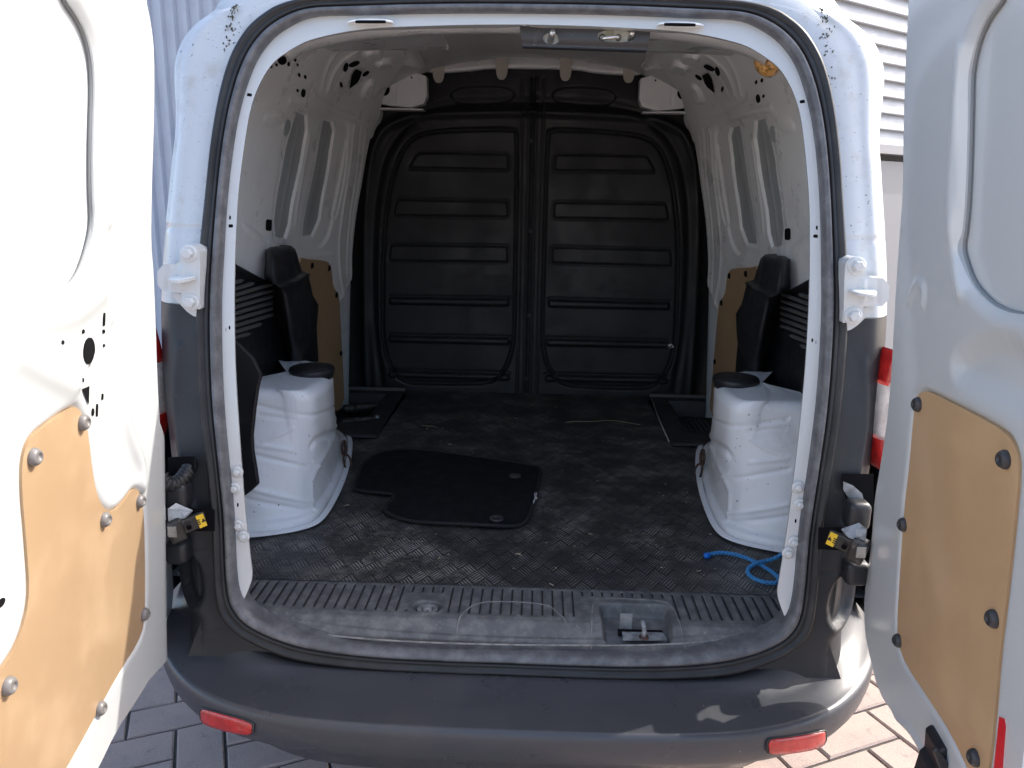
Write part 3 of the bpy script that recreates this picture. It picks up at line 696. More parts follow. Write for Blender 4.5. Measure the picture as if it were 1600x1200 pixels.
# step wells by the sliding doors
WELLM = mat('step_well_plastic', (.034, .034, .036), .6, dirt=((.05, .048, .045), 30, .5, .7, .6))
GRIP = mat('pale_edge_trim', (.10, .10, .098), .5)
for mr in (False, True):
    y0, y1, x0, x1 = .95, 1.52, -.49, -.72
    wl = [(x0+.02, y0+.0), (x0-.005, y1)]
    P_ = [(-.477, .945, .004), (-.49, 1.53, .004), (-.72, 1.53, .004), (-.72, .945, .004)]
    I_ = [(-.548, 1.09, .004), (-.552, 1.485, .004), (-.72, 1.485, .004), (-.72, 1.09, .004)]
    B_ = [(-.562, 1.11, -.045), (-.566, 1.47, -.045), (-.72, 1.47, -.045), (-.72, 1.11, -.045)]
    U_ = [(p[0], p[1], .012) for p in I_]
    V = P_+[(p[0], p[1], .014) for p in P_]+U_+B_
    F = []
    for a in (0, 4, 8):
        for k in range(4): F.append((a+k, a+(k+1) % 4, a+4+(k+1) % 4, a+4+k))
    F.append((12, 13, 14, 15))
    wv = mk('step_well', V, F, WELLM, van, False, mr)
    for k in range(6):
        V, F = box_vf((-.59-.018*k, 1.27, -.042), (.003, 0, 0), (0, .15, 0), (0, 0, .003)); mk('tread_rib', V, F, GRIP if mr else WELLM, wv, False, mr).matrix_parent_inverse = Matrix.Identity(4)
    V, F = box_vf((-.602, 1.528, .022), (.118, 0, 0), (0, .006, 0), (0, 0, .006)); mk('step_trim', V, F, GRIP, wv, False, mr).matrix_parent_inverse = Matrix.Identity(4)
V, F = box_vf((.478, 1.22, .014), (.0035, .27, 0), (.0035, 0, 0), (0, 0, .004))
V, F = tube_vf([(.468, .95, .016), (.474, 1.2, .016), (.488, 1.5, .016)], .003, 6); mk('edge_strip', V, F, mat('bright_edge_strip', (.30, .30, .28), .4), van)

# ---- bulkhead
bo = [(-.74, -.02), (.74, -.02), (.74, 1.04), (.68, 1.08), (.50, 1.10), (.44, 1.24), (-.44, 1.24), (-.50, 1.10), (-.68, 1.08), (-.74, 1.04)]
panL = [(597, 596), (597, 400), (604, 320), (618, 255), (640, 216), (675, 205), (740, 202), (803, 201), (809, 210), (806, 400), (803, 597), (700, 600)]
def mirx(q): q = np.array(q, float); q[:, 0] *= -1; return q
BF = []
pl = chaikin(S_BULK.inv(panL), 2); BF += [('rim', pl, -.016, .0055), ('pad', pl, -.006, .010), ('rim', mirx(pl), -.016, .0055), ('pad', mirx(pl), -.006, .010)]
ribs = [[(652, 238), (795, 240), (796, 266), (637, 263)], [(620, 311), (794, 314), (794, 340), (614, 337)], [(610, 382), (794, 384), (794, 410), (607, 408)]]
for r in ribs:
    q = S_BULK.inv(r); BF += [('pad', q, .008, .008, .014), ('rim', q, -.009, .0042, .014), ('pad', mirx(q), .008, .008, .014), ('rim', mirx(q), -.009, .0042, .014)]
for r in [[(610, 464), (795, 466), (795, 477), (610, 474)], [(609, 524), (795, 527), (795, 537), (609, 533)], [(609, 579), (795, 583), (795, 592), (609, 588)]]:
    q = S_BULK.inv(r); BF += [('pad', q, .014, .012, .008), ('line', q[:2], -.010, .006), ('pad', mirx(q), .014, .012, .008), ('line', mirx(q[:2]), -.010, .006)]
sh = S_BULK.inv([(572, 640), (567, 540), (568, 330), (578, 250), (595, 205), (618, 190), (650, 182), (690, 178), (834, 176)])
for q in (sh, mirx(sh)): BF += [('line', q, .018, .016)]
sh2 = S_BULK.inv([(595, 600), (583, 500), (583, 340), (594, 262), (612, 220), (640, 190), (690, 160), (834, 158)])
for q in (sh2, mirx(sh2)): BF += [('line', q, -.012, .016)]
up_ = S_BULK.inv([(700, 137), (800, 134), (806, 160), (712, 166)]); BF += [('pad', up_, -.010, .008), ('pad', mirx(up_), -.010, .008)]
BF += [('line', [(-.0, .0), (-.0, 1.2)], -.010, .003), ('line', [(-.012, .0), (-.012, 1.2)], .006, .004), ('line', [(.012, .0), (.012, 1.2)], .006, .004), ('line', [(-.04, .0), (-.04, 1.2)], -.006, .004), ('line', [(.04, 0), (.04, 1.2)], -.006, .004)]
bulk = relief('bulkhead', S_BULK, bo, BULK, van, BF, (), .0038, .02, px=False, rnd=0, hfn=lambda x, z: -.05*sstep((np.abs(x)-.60)/.12)-.04*sstep((z-1.03)/.15)*0+.012*np.cos(x*2.2))
mk('bulkhead_backing', [(-.85, 1.72, -.1), (.85, 1.72, -.1), (.85, 1.72, 1.4), (-.85, 1.72, 1.4)], [(0, 1, 2, 3)], DARK, van, False)
for c in [(830, 221), (829, 361), (827, 492), (823, 590), (735, 116), (932, 118), (680, 156)]:
    p = S_BULK.at(c); V, F = lathe_vf([(.009, -.006), (.009, .018), (.006, .020), (.0055, .013), (.002, .013)], p, (0, -1, 0), 14)
    mk('bulkhead_screw', V, F, GROM, bulk, True).matrix_parent_inverse = Matrix.Identity(4)
p = S_BULK.at((831, 495), .012)
# white scrape on the right panel
for k in range(7):
    u = 1045+rng.uniform(0, 10); v = 541+rng.uniform(-3, 3); p = S_BULK.at((u, v), .004)
    V, F = box_vf(p, (.003+rng.uniform(0, .002), 0, rng.uniform(-.002, .002)), (0, .0006, 0), (.0005, 0, .0014)); mk('paint_scrape', V, F, SCRAP, bulk, False).matrix_parent_inverse = Matrix.Identity(4)

# ---- roof, header and front roof bow
RP = np.array([(-.60, 1.08), (-.50, 1.135), (-.42, 1.175), (-.30, 1.215), (-.15, 1.235), (0, 1.24), (.15, 1.235), (.30, 1.215), (.42, 1.175), (.50, 1.135), (.60, 1.08)])
def rooffn(A, B, H): 
    z = np.interp(A, chaikin(RP, 3, False)[:, 0], chaikin(RP, 3, False)[:, 1])+.035*sstep((B-.2)/.6)-.02
    return (A, B, z-H-.035*sstep((B-1.1)/.4)*0)
S_ROOF = Surf(rooffn, -.60, .60, .1, 1.7)
roofp = [(-.585, .12), (.585, .12), (.585, 1.50), (-.585, 1.50)]
relief('roof_panel', S_ROOF, roofp, ROOFM, van, [('line', [(-.20, .3), (-.20, 1.5)], .006, .006), ('line', [(.20, .3), (.20, 1.5)], .006, .006)], (), .01, .004, px=False, rnd=0)
# shaped side gussets of the roof (paler)
for mr in (False, True):
    q = S_ROOF.inv([(592, 60), (655, 60), (652, 85), (668, 107), (640, 104), (618, 98), (600, 78)], .012)
    relief('roof_gusset', S_ROOF, q, INNER, van, [('line', S_ROOF.inv([(575, 68), (600, 70), (624, 92)]), -.01, .006)], (), .006, .01, h0=.012, px=False, mir=mr, rnd=1)
    # box bracket facing rearwards in each upper corner
    pxs = [(594, 100), (632, 108), (666, 119), (667, 150), (662, 162), (640, 168), (605, 164), (580, 158), (574, 140), (584, 118)]
    S_BR = Surf(lambda A, B, H: (A, 1.45-H, B), -.8, .8, .8, 1.4)
    relief('corner_bracket', S_BR, pxs, INNER, van, [('line', [(617, 108), (617, 160)], -.003, .0025), ('pad', [(575, 125), (590, 120), (588, 155), (574, 155)], .012, .012)], (), .004, .05, h0=.0, mir=mr, rnd=0,
           hfn=lambda a, b: +.0*a)
    hole(S_BR, (601, 140), 8, 9.5, van, mr, 0, 20, h=.002)
    hole(S_BR, (643, 121), 1.2, 1.8, van, mr, 0, 8, h=.002)
    # shadow gap shelf below the bracket
    V = [pix(595, 168, 1, 1.46), pix(660, 170, 1, 1.46), pix(662, 172, 1, 1.46), pix(595, 171, 1, 1.46)]
    prism('bracket_lip', V, (0, 1, 0), .05, INNER, van, mr)
    # crumpled pillar head
    hd = [(576, 160), (590, 163), (594, 176), (589, 190), (583, 195), (577, 214), (570, 216), (566, 200), (568, 178)]
    relief('pillar_head', S_BR, hd, INNER, van, [('line', [(577, 165), (581, 180), (578, 205)], .008, .006)], (), .004, .06, h0=.02, mir=mr)
# front bow: thin folded edge over the bulkhead
bow = [(-.50, 1.175), (-.38, 1.185), (-.30, 1.208), (-.17, 1.225), (0, 1.232), (.17, 1.225), (.30, 1.208), (.38, 1.185), (.50, 1.175)]
bowc = np.array([ (pix(u, v, 1, 1.50)[0], pix(u, v, 1, 1.50)[2]) for u, v in [(625, 100), (665, 108), (680, 112), (745, 107), (760, 104), (834, 104), (908, 106), (925, 111), (985, 115), (1005, 113), (1045, 107)]])
bowc = resample(chaikin(bowc, 2, False), 80, False)
r = lambda dy, dz: np.stack([bowc[:, 0], np.full(80, 1.50)+dy, bowc[:, 1]+dz], 1)
loft('roof_bow', [r(.03, .10), r(.0, .010), r(-.008, .004), r(-.004, -.004), r(.02, -.006), r(.03, .0)], INNER, van, closed=False)
for c in [(685, 107), (784, 102), (884, 104), (983, 107)]:
    c3 = pix(c[0], c[1], 1, 1.485); pts = []
    for t in np.linspace(0, 2*math.pi, 24, endpoint=False):
        e = (math.cos(t), math.sin(t)); pts.append(c3+np.array([.021*np.sign(e[0])*abs(e[0])**.8, 0, .048*np.sign(e[1])*abs(e[1])**.75]))
    prism('foam_tab', pts, (0, 1, 0), .006, CREAM, van)
# header over the opening: from the jamb to its front edge
top1 = [(444, 82), (458, 73), (479, 61), (505, 54), (549, 50), (600, 47), (640, 45), (700, 42), (834, 40)]
def both(P): P = np.asarray(P); Q = P[::-1].copy(); Q[:, 0] *= -1; return np.vstack([P, Q[1:]])
h_in = np.array([S_REAR.at(p, -.010) for p in [(444, 81), (460, 71), (479, 60), (510, 52), (545, 45), (600, 40), (700, 36), (816, 35)]]); h_in[-1, 0] = 0
h_mid = np.array([pix(u, v, 1, .10) for u, v in [(450, 88), (479, 70), (520, 60), (590, 52), (700, 47), (822, 46)]]); h_mid[-1, 0] = 0
h_out = np.array([pix(u, v, 1, .19) for u, v in [(455, 96), (481, 80), (545, 66), (600, 58), (700, 53), (826, 53)]]); h_out[-1, 0] = 0
HR = [resample(chaikin(both(q), 2, False), 120, False) for q in (h_in, h_mid, h_out)]
loft('roof_header', [HR[0], HR[1]*.5+HR[0]*.5, HR[1], HR[2]*.5+HR[1]*.5, HR[2], HR[2]+[0, .004, .01], HR[2]+[0, -.03, .10]], INNER, van, closed=False)
S_HD = Surf(lambda A, B, H: (A, B, 1.073-H+.0*A-.12*np.maximum(np.abs(A)-.36, 0)), -.6, .6, -.05, .4)
for mr in (False, True):
    hole(S_HD, (480, 47), 13, 4, van, mr, -12, 20, h=.006, m=INNER, name='hole_rim'); hole(S_HD, (480, 46), 9, 1.8, van, mr, -12, 20, h=.009)
    hole(S_HD, (579, 37), 36, 5, van, mr, 0, 24, h=.006, m=INNER, name='hole_rim'); hole(S_HD, (579, 35.5), 24, 1.1, van, mr, 0, 24, h=.009, sq=True)
    hole(S_HD, (605, 48.5), 5, 1.2, van, mr, 0, 12, h=.006)
# lock plate hanging from the header
def latch():
    S_L = Surf(lambda A, B, H: (A, .10+(1.09-B)*1.6-H*.55, B-H*.84), -.3, .5, .95, 1.12)
    outl = [(812, 39), (1018, 41), (1011, 79), (816, 72)]
    S_L = Surf(lambda A, B, H: (A, .085-H, B), -.3, .5, .9, 1.2)
    w1 = [(848, 50), (872, 49), (874, 69), (849, 68)]; w2 = [(934, 45), (991, 46), (992, 66), (933, 66)]
    o = relief('lock_cover', S_L, outl, LOCKP, van, [('line', [(816, 69), (1012, 76)], -.006, .006)], (w1, w2), .0022, .02, h0=.012, rnd=0)
    PI_ = Matrix.Identity(4)
    for w_ in (w1, w2):
        V = [S_L.at(p, .002) for p in [(w_[0][0]-3, w_[0][1]-3), (w_[1][0]+3, w_[1][1]-3), (w_[2][0]+3, w_[2][1]+3), (w_[3][0]-3, w_[3][1]+3)]]
        prism('lock_plate', V, (0, 1, 0), .003, PLATE, o).matrix_parent_inverse = PI_
    def pin(px, ln, rr):
        p = S_L.at(px, .004); V, F = lathe_vf([(rr, 0), (rr, ln*.7), (rr*.9, ln*.75), (rr*.7, ln), (0.0, ln)], p, (.12, -.9, .35), 12); mk('lock_pin', V, F, STEEL, o, True).matrix_parent_inverse = PI_
    pin((860, 64), .030, .0062); pin((984, 61), .022, .005)
    a = S_L.at((940, 63), .004); b = S_L.at((966, 61), .004)
    path = [a, a+[.000, -.014, 0], a+[.004, -.020, 0], b+[-.004, -.020, 0], b+[0, -.014, 0], b]
    V, F = tube_vf(chaikin(np.array(path), 2, False), .0034, 8); mk('striker_loop', V, F, STEEL, o, True).matrix_parent_inverse = PI_
    for q in ((941, 59), (966, 59)):
        V, F = lathe_vf([(.006, 0), (.006, .003), (.003, .005), (0, .005)], S_L.at(q, .003), (0, -1, 0), 12); mk('striker_rivet', V, F, STEEL, o, True).matrix_parent_inverse = PI_
    V, F = box_vf(S_L.at((953, 52), .003), (.007, 0, 0), (0, .002, 0), (0, 0, .007)); mk('lock_tab', V, F, mat('olive_tab', (.30, .30, .22), .5), o, False).matrix_parent_inverse = PI_
latch()
# amber lamp on the right only
p = S_WALL.at((459, 88), .0); p = p*[-1, 1, 1]; pp = pix(1199, 95, 1, .33)
lathe('cargo_lamp', [(.026, 0), (.030, .004), (.028, .014), (.018, .022), (.0, .024)], pix(1202, 95, 1, .20), (-.75, -.25, -.6), AMBER, van, 22, smooth=True)

# ---- loading sill
def sillfn(A, B, H):
    s_ = np.clip((-.115-B)/.045, 0, 1)
    z = -.026*sstep(s_)-.002+.06*sstep((np.abs(A)-.50)/.10)*np.clip((-.06-B)/.08, 0, 1)
    return (A, B, z+H)
S_SILL = Surf(sillfn, -.7, .7, -.22, .02, 160)
so_ = []
t = np.linspace(0, 1, 40)
lo = RI[(RI[:, 1] < .12)]; lo = lo[np.argsort(lo[:, 0])]
lo = lo[(np.abs(lo[:, 0]) < .60)]
front = np.stack([lo[:, 0]*.985, np.clip(ys(lo[:, 1])+.012, -.19, -.02)], 1)
outl = np.vstack([front, [(.60, .004), (-.60, .004)]])
SFE = []
gx = np.arange(-.545, .55, .0201)
gl = []
for x in gx:
    e = -.105
    top_ = -.008
    if .12 < x < .30: 
        SFE.append(('line', [(x, top_), (x, -.025)], -.0065, .0030)); continue
    if abs(x+.172) < .032: SFE.append(('line', [(x, top_), (x, -.03)], -.0065, .0030)); SFE.append(('line', [(x, -.098), (x, e)], -.0065, .0030)); continue
    SFE.append(('line', [(x, top_), (x, e+.012*min(1, (abs(x)/.5)**4))], -.0065, .0030))
c_ = S_SILL.inv([(668, 948)])[0]
SFE += [('pad', [(c_[0]+.028*math.cos(a), c_[1]+.020*math.sin(a)) for a in np.linspace(0, 6.28, 16)[:-1]], -.012, .006)]
SFE += [('rim', [(c_[0]+.032*math.cos(a), c_[1]+.024*math.sin(a)) for a in np.linspace(0, 6.28, 16)[:-1]], .002, .003)]
arc = S_SILL.inv([(711, 1008), (714, 978), (723, 958), (745, 942), (790, 940), (850, 944), (866, 952), (885, 974)]); SFE += [('line', arc, .0018, .0016)]
rec_o = S_SILL.inv([(924, 1016), (925, 945), (932, 934), (1000, 937), (1040, 940), (1052, 950), (1062, 975), (1072, 1014)]); SFE += [('line', rec_o, .0022, .002)]
rec = [(938, 944), (1042, 946), (1049, 1004), (946, 1004)]
SFE += [('pad', S_SILL.inv(rec), -.026, .012, .012)]
SFE += [('line', [(-.50, -.128), (-.3, -.148), (0, -.155), (.3, -.148), (.50, -.128)], .003, .004), ('line', [(-.53, -.118), (0, -.119), (.53, -.118)], -.001, .004)]
GRV = mat('groove_dark', (.018, .018, .019), .8)  # near-black tone for the sill grooves and the bolt well
grv = [(f[1][0][0], f[1][0][1], f[1][1][1]) for f in SFE if f[0] == 'line' and len(f[1]) == 2 and f[1][0][0] == f[1][1][0] and not isinstance(f[1], np.ndarray)]
SFE = [f if not (f[0] == 'line' and not isinstance(f[1], np.ndarray) and len(f[1]) == 2 and f[1][0][0] == f[1][1][0]) else ('line', f[1], -.0030, .0026) for f in SFE]
sill = relief('loading_sill', S_SILL, outl, SILL, van, SFE, (), .0017, .01, px=False, rnd=0)
PI_ = Matrix.Identity(4)
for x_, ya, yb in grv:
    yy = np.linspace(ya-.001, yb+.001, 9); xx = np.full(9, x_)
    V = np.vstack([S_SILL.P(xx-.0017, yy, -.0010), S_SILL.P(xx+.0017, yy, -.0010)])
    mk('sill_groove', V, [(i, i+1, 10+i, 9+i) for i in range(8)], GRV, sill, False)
LIP = mat('lip_highlight_and_wear', (.26, .26, .255), .5, dirt=((.12, .12, .12), 60, .4, .65, .8))  # pale tone paints the lip's highlight; also worn moulded lines and bolt
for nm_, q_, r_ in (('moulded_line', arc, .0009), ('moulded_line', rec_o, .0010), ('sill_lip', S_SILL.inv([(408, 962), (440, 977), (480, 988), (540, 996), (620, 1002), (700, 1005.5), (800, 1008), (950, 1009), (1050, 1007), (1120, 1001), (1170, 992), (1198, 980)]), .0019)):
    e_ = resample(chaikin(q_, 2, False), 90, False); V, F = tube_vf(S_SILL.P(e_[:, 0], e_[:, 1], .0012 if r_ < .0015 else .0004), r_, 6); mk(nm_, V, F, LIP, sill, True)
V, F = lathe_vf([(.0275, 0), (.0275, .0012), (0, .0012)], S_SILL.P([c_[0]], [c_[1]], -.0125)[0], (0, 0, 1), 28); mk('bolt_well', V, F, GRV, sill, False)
pc = S_SILL.P([c_[0]], [c_[1]], -.008)[0]
V, F = join([lathe_vf([(.020, 0), (.020, .004), (.012, .004), (.012, .0), (.009, .0), (.009, .007), (.006, .009), (.003, .006), (0, .006)], pc, (0, 0, 1), 24)]); mk('sill_bolt', V, F, LIP, sill, True).matrix_parent_inverse = PI_
# lower striker in its recess
q0 = pix(1000, 990, 2, -.028)
V = [pix(972, 992, 2, -.030), pix(1036, 992, 2, -.030), pix(1046, 1006, 2, -.030), pix(975, 1004, 2, -.030)]
def pr_(n, px, z, t_, m_): 
    o = prism(n, [pix(u, v, 2, z) for u, v in px], (0, 0, 1), t_, m_, sill, bevel=0); o.matrix_parent_inverse = PI_; return o
pr_('striker_slot', [(965, 984), (1034, 986), (1040, 994), (966, 994)], -.0275, .002, DARK)
pr_('striker_plate', [(972, 990), (1036, 991), (1042, 1001), (973, 1001)], -.0255, .004, FOIL)
V, F = box_vf(pix(978, 970, 1, -.105)+[0, 0, -.004], (.0115, 0, 0), (0, .002, 0), (0, -.002, .020)); mk('striker_tab', V, F, FOIL, sill, False).matrix_parent_inverse = PI_
b0 = pix(1006, 996, 2, -.022)
V, F = tube_vf([b0, b0+[0, 0, .016], b0+[-.001, .014, .022], b0+[-.001, .024, .018]], .0045, 8); mk('striker_pin', V, F, FOIL, sill, True).matrix_parent_inverse = PI_
V, F = lathe_vf([(.010, 0), (.008, .003), (0, .003)], b0, (0, 0, 1), 12); mk('striker_washer', V, F, RUSTY, sill, True).matrix_parent_inverse = PI_

# ---- outer rear body: white pillars above, dark plastic below
zz = np.linspace(-.14, 1.14, 140)
m_ = RO[:, 0] < 0
def x1(z):
    q = RO[(RO[:, 0] < 0)]; q = q[np.argsort(q[:, 1])]
    return np.interp(z, q[:, 1], -q[:, 0])
def x1s(z):  # below the opening's belt keep the width instead of following the rounded corner
    return x1(np.clip(z, .0, 1.2))
PD = np.array([(0, 0), (.035, .0), (.06, -.004), (.075, .004), (.10, .034), (.118, .075), (.130, .14), (.138, .25), (.145, .55)])
PDc = chaikin(PD, 2, False); PDL = np.r_[0, np.cumsum(np.linalg.norm(np.diff(PDc, axis=0), axis=1))]
TT = np.gradient(PDc, axis=0); TT /= np.linalg.norm(TT, axis=1)[:, None]
def pilfn(A, B, H):
    dx = np.interp(A, PDL, PDc[:, 0]); dy = np.interp(A, PDL, PDc[:, 1]); tx = np.interp(A, PDL, TT[:, 0]); ty = np.interp(A, PDL, TT[:, 1])
    # outward (rear/left) normal = (ty, -tx) in (outward, y)
    x = -(x1s(B)-.012+dx*(1+.42*sstep((B-.86)/.22))+ty*H); y = ys(B)+.004+dy-tx*H
    return (x, y, B)
S_PIL = Surf(pilfn, 0, PDL[-1], -.14, 1.14, 140)
def corner_px(S, c): return S.inv(c)
for mr in (False, True):
    relief('rear_pillar', S_PIL, [(0, .575), (PDL[-1]-.001, .575), (PDL[-1]-.001, 1.135), (0, 1.135)], DIRTYW, van,
           [('line', [(-.01, .708), (PDL[-1], .708)], -.005, .0022), ('line', [(.058, .57), (.058, 1.1)], -.007, .016), ('line', [(.105, .72), (.105, 1.1)], .004, .006), ('line', [(.118, .72), (.118, 1.1)], -.003, .004),
            ('line', S_PIL.inv([(400, 18), (380, 14), (356, 8)]), -.003, .002)], (), .0045, .003, mir=mr, px=False, rnd=0)
    relief('lamp_surround', S_PIL, [(0, -.14), (PDL[-1]-.001, -.14), (PDL[-1]-.001, .574), (0, .574)], LOWER, van,
           [('line', [(.05, .50), (.066, .40), (.068, .28), (.05, .18)], .004, .006), ('pad', [(.045, .12), (.125, .12), (.125, .02), (.04, .02)], -.02, .010), ('line', [(0, .125), (.2, .125)], -.003, .0018),
            ('line', [(0, -.025), (.2, -.025)], -.003, .002)], (), .0045, .003, h0=.0, mir=mr, px=False, rnd=0)
for mr, c0 in ((True, [(1288, 12), (1289, 30), (1291, 60), (1293, 95), (1297, 130)]), (False, [(366, 8), (362, 30), (357, 60), (350, 85)])):
    c0 = np.array(c0, float); sp = []
    for k in range(80):
        t_ = rng.uniform(0, 1)**1.5*(len(c0)-1); i_ = int(min(t_, len(c0)-2)); p_ = c0[i_]*(1-(t_-i_))+c0[i_+1]*(t_-i_)+rng.normal(0, 3.2 if t_ < 1.2 else 6, 2)*[1, .8]
        pl_ = pix(p_[0], p_[1], 1, .03)
        if mr: pl_ = pl_*[-1, 1, 1]
        uu, vv = prj(pl_[None])[0]
        q_ = S_PIL.at((uu, vv), .0005); r_ = rng.uniform(.0006, .0022); a_ = rng.uniform(0, 6.28)
        sp.append(box_vf(q_, (r_*math.cos(a_), 0, r_*math.sin(a_)), (0, .0008, 0), (-.0007*math.sin(a_), 0, .0007*math.cos(a_)+.0004)))
    V, F = join(sp); o = mk('moss_specks', V, F, mat('moss_dirt', (.06, .06, .035), .9), van, False, mr); o['kind'] = 'stuff'
# strip of dark plastic under the opening
q = RO[RO[:, 1] < .10]; q = q[np.argsort(q[:, 0])]; q = q[np.abs(q[:, 0]) < .62]
inr = np.stack([q[:, 0]*.985, ys(q[:, 1])+.006, q[:, 1]+.006], 1)
o1 = inr.copy(); o1[:, 1] = np.minimum(inr[:, 1], -.15)*0+ys(np.full(len(q), -.10))+.002; o1[:, 2] = -.10-.0*q[:, 0]
o1[:, 0] = q[:, 0]*1.12
loft('lower_rear_panel', [inr, inr*.6+o1*.4, o1], LOWER, van, closed=False, flip=True)
o2 = o1*[.84, 1, 1]+[0, .14, -.10]; loft('rear_valance', [o1, o2], LOWER, van, closed=False)
for mr in (False, True):
    p = S_PIL.at((321, 966)) if False else pix(321, 967, 1, -.155)
    V, F = lathe_vf([(.011, 0), (.011, .002), (.007, .0035), (.006, .0015), (.0, .0015)], p, (0, -1, .1), 16); mk('plug', V, F, RUSTY if mr else RUBD, van, True, mr)
# outer shell: sides and roof skin (keep the sun out, seen from aside)
OS = np.array([(-.82, -.32), (-.83, .0), (-.815, .30), (-.79, .55), (-.74, .80), (-.70, .98), (-.655, 1.10), (-.58, 1.19), (-.40, 1.25), (0, 1.275)])
OS = np.vstack([OS, OS[::-1][1:]*[-1, 1]]); OSc = resample(chaikin(OS, 2, False), 120, False)
def osr(y, kx=1, dz=0): return np.stack([OSc[:, 0]*kx, np.full(120, y), OSc[:, 1]+dz], 1)
tp = np.stack([np.linspace(-1, 1, 120)*.60, np.full(120, .05), np.full(120, 1.115)], 1)
loft('body_shell', [osr(.30, .88, -.03), osr(.40, .93, -.01), osr(.55, .99), osr(1.2), osr(2.2), osr(2.9, .97, -.03), osr(3.0, .9, -.1)], WHITE, van, closed=False)
cl = osr(3.0, .9, -.1); loft('front_closure', [cl, cl*[0, 1, 0]+[0, .1, .3]], WHITE, van, closed=False)
# roof rear edge from the seal up to the shell
ang = np.linspace(0, 1, 120); qq = RO[RO[:, 1] > .80]; qq = qq[np.argsort(np.arctan2(qq[:, 1]-.5, qq[:, 0]))][::-1]
e0 = resample(np.stack([qq[:, 0], ys(qq[:, 1])+.004, qq[:, 1]], 1), 120, False)
e0i = e0*[.985, 1, 1]-[0, 0, .008]
up1 = e0+np.stack([(e0[:, 0])*.055, np.full(120, .01), np.full(120, .028)*np.clip((e0[:, 2]-.8)/.2, 0, 1)], 1)
up2 = e0+np.stack([(e0[:, 0])*.11, np.full(120, .05), np.full(120, .075)*np.clip((e0[:, 2]-.8)/.2, 0, 1)], 1)
up3 = np.stack([e0[:, 0]*1.17, np.full(120, .25), e0[:, 2]+.13*np.clip((e0[:, 2]-.8)/.2, 0, 1)], 1)
up4 = np.stack([e0[:, 0]*1.22, np.full(120, .60), e0[:, 2]+.15*np.clip((e0[:, 2]-.8)/.2, 0, 1)], 1)
loft('roof_rear_edge', [e0i, e0, up1, up2, up3, up4], DIRTYW, van, closed=False)
# floor pan underneath
V, F = box_vf((0, 1.52, -.13), (.70, 0, 0), (0, 1.42, 0), (0, 0, .06)); mk('floor_pan', V, F, LOWER, van, False)

for mr in (False, True):
    V, F = box_vf((-.725, .20, -.06), (.085, 0, 0), (0, .015, 0), (0, 0, .20)); mk('rear_inner_panel', V, F, LOWER, van, False, mr)
# ---- bumper
BC = [(0, -.332, -.088), (.2, -.331, -.088), (.36, -.322, -.087), (.46, -.300, -.085), (.55, -.262, -.082), (.62, -.205, -.078), (.672, -.140, -.072), (.712, -.06, -.066), (.745, .05, -.062), (.80, .3, -.06)]
BI = [(0, -.188, -.072), (.2, -.187, -.072), (.33, -.184, -.070), (.42, -.176, -.062), (.49, -.160, -.046), (.545, -.135, -.020), (.590, -.10, .012), (.635, -.05, .026), (.67, .06, .030), (.72, .3, .03)]
BM = [(0, -.245, -.082), (.2, -.245, -.082), (.35, -.238, -.082), (.45, -.218, -.080), (.52, -.190, -.074), (.575, -.150, -.060), (.622, -.105, -.040), (.668, -.04, -.030), (.70, .06, -.025), (.76, .3, -.02)]
def bsym(q): q = np.array(q, float); l = q[::-1].copy(); l[:, 0] *= -1; q = np.vstack([l[:-1], q]); return resample(chaikin(q, 2, False), 240, False)
bc, bi, bm = bsym(BC), bsym(BI), bsym(BM)
def inset(c, d, dz):
    g = np.gradient(c[:, :2], axis=0); g /= np.linalg.norm(g, axis=1)[:, None]; n_ = np.stack([-g[:, 1], g[:, 0]], 1); q = c.copy(); q[:, :2] += n_*d; q[:, 2] += dz; return q
R_ = [bi+[0, .006, -.02], bi, bi*.66+bm*.34, bi*.33+bm*.67, bm, bm*.75+bc*.25, bm*.5+bc*.5, bm*.25+bc*.75, inset(bc, .010, .0015), inset(bc, .004, .001), inset(bc, .000, -.004), inset(bc, -.002, -.014), inset(bc, -.001, -.035), inset(bc, .004, -.055), inset(bc, .010, -.066), inset(bc, .022, -.074), inset(bc, .09, -.13), inset(bc, .14, -.20)]
loft('bumper', R_, BUMP, van, closed=False)
S_BUM = Surf(lambda A, B, H: tuple((lambda q: (q[..., 0], q[..., 1], q[..., 2]))(
    np.stack([np.interp(A, np.arange(240), inset(bc, -.002, 0)[:, 0]), np.interp(A, np.arange(240), inset(bc, -.002, 0)[:, 1])-H, B+np.interp(A, np.arange(240), bc[:, 2])], -1))), 5, 234, -.10, 0, 120)
for rr_, lab in (([(311, 1106), (330, 1108), (394, 1125), (397, 1142), (390, 1147), (330, 1133), (315, 1126)], 'left'), ([(1200, 1155), (1210, 1152), (1284, 1140), (1289, 1143), (1287, 1160), (1278, 1167), (1205, 1177), (1198, 1172)], 'right')):
    q = S_BUM.inv(rr_); cen = q.mean(0)
    def P3(q_, h): return S_BUM.P(q_[:, 0], q_[:, 1], h)
    qq_ = resample(chaikin(q, 2), 60); sc1 = cen+(qq_-cen)*1.07; sc2 = cen+(qq_-cen)*.97; sc3 = cen+(qq_-cen)*.5
    o = loft('reflector', [P3(qq_, .0005), P3(qq_, .004), P3(sc2, .0055), P3(sc3, .0062), P3(np.repeat(cen[None], 60, 0), .0062)], REDL, van)
    bz = loft('reflector_bezel', [P3(sc1, .0), P3(sc1, .003), P3(qq_, .0035), P3(qq_, .001)], RUBD, o); bz.matrix_parent_inverse = PI_

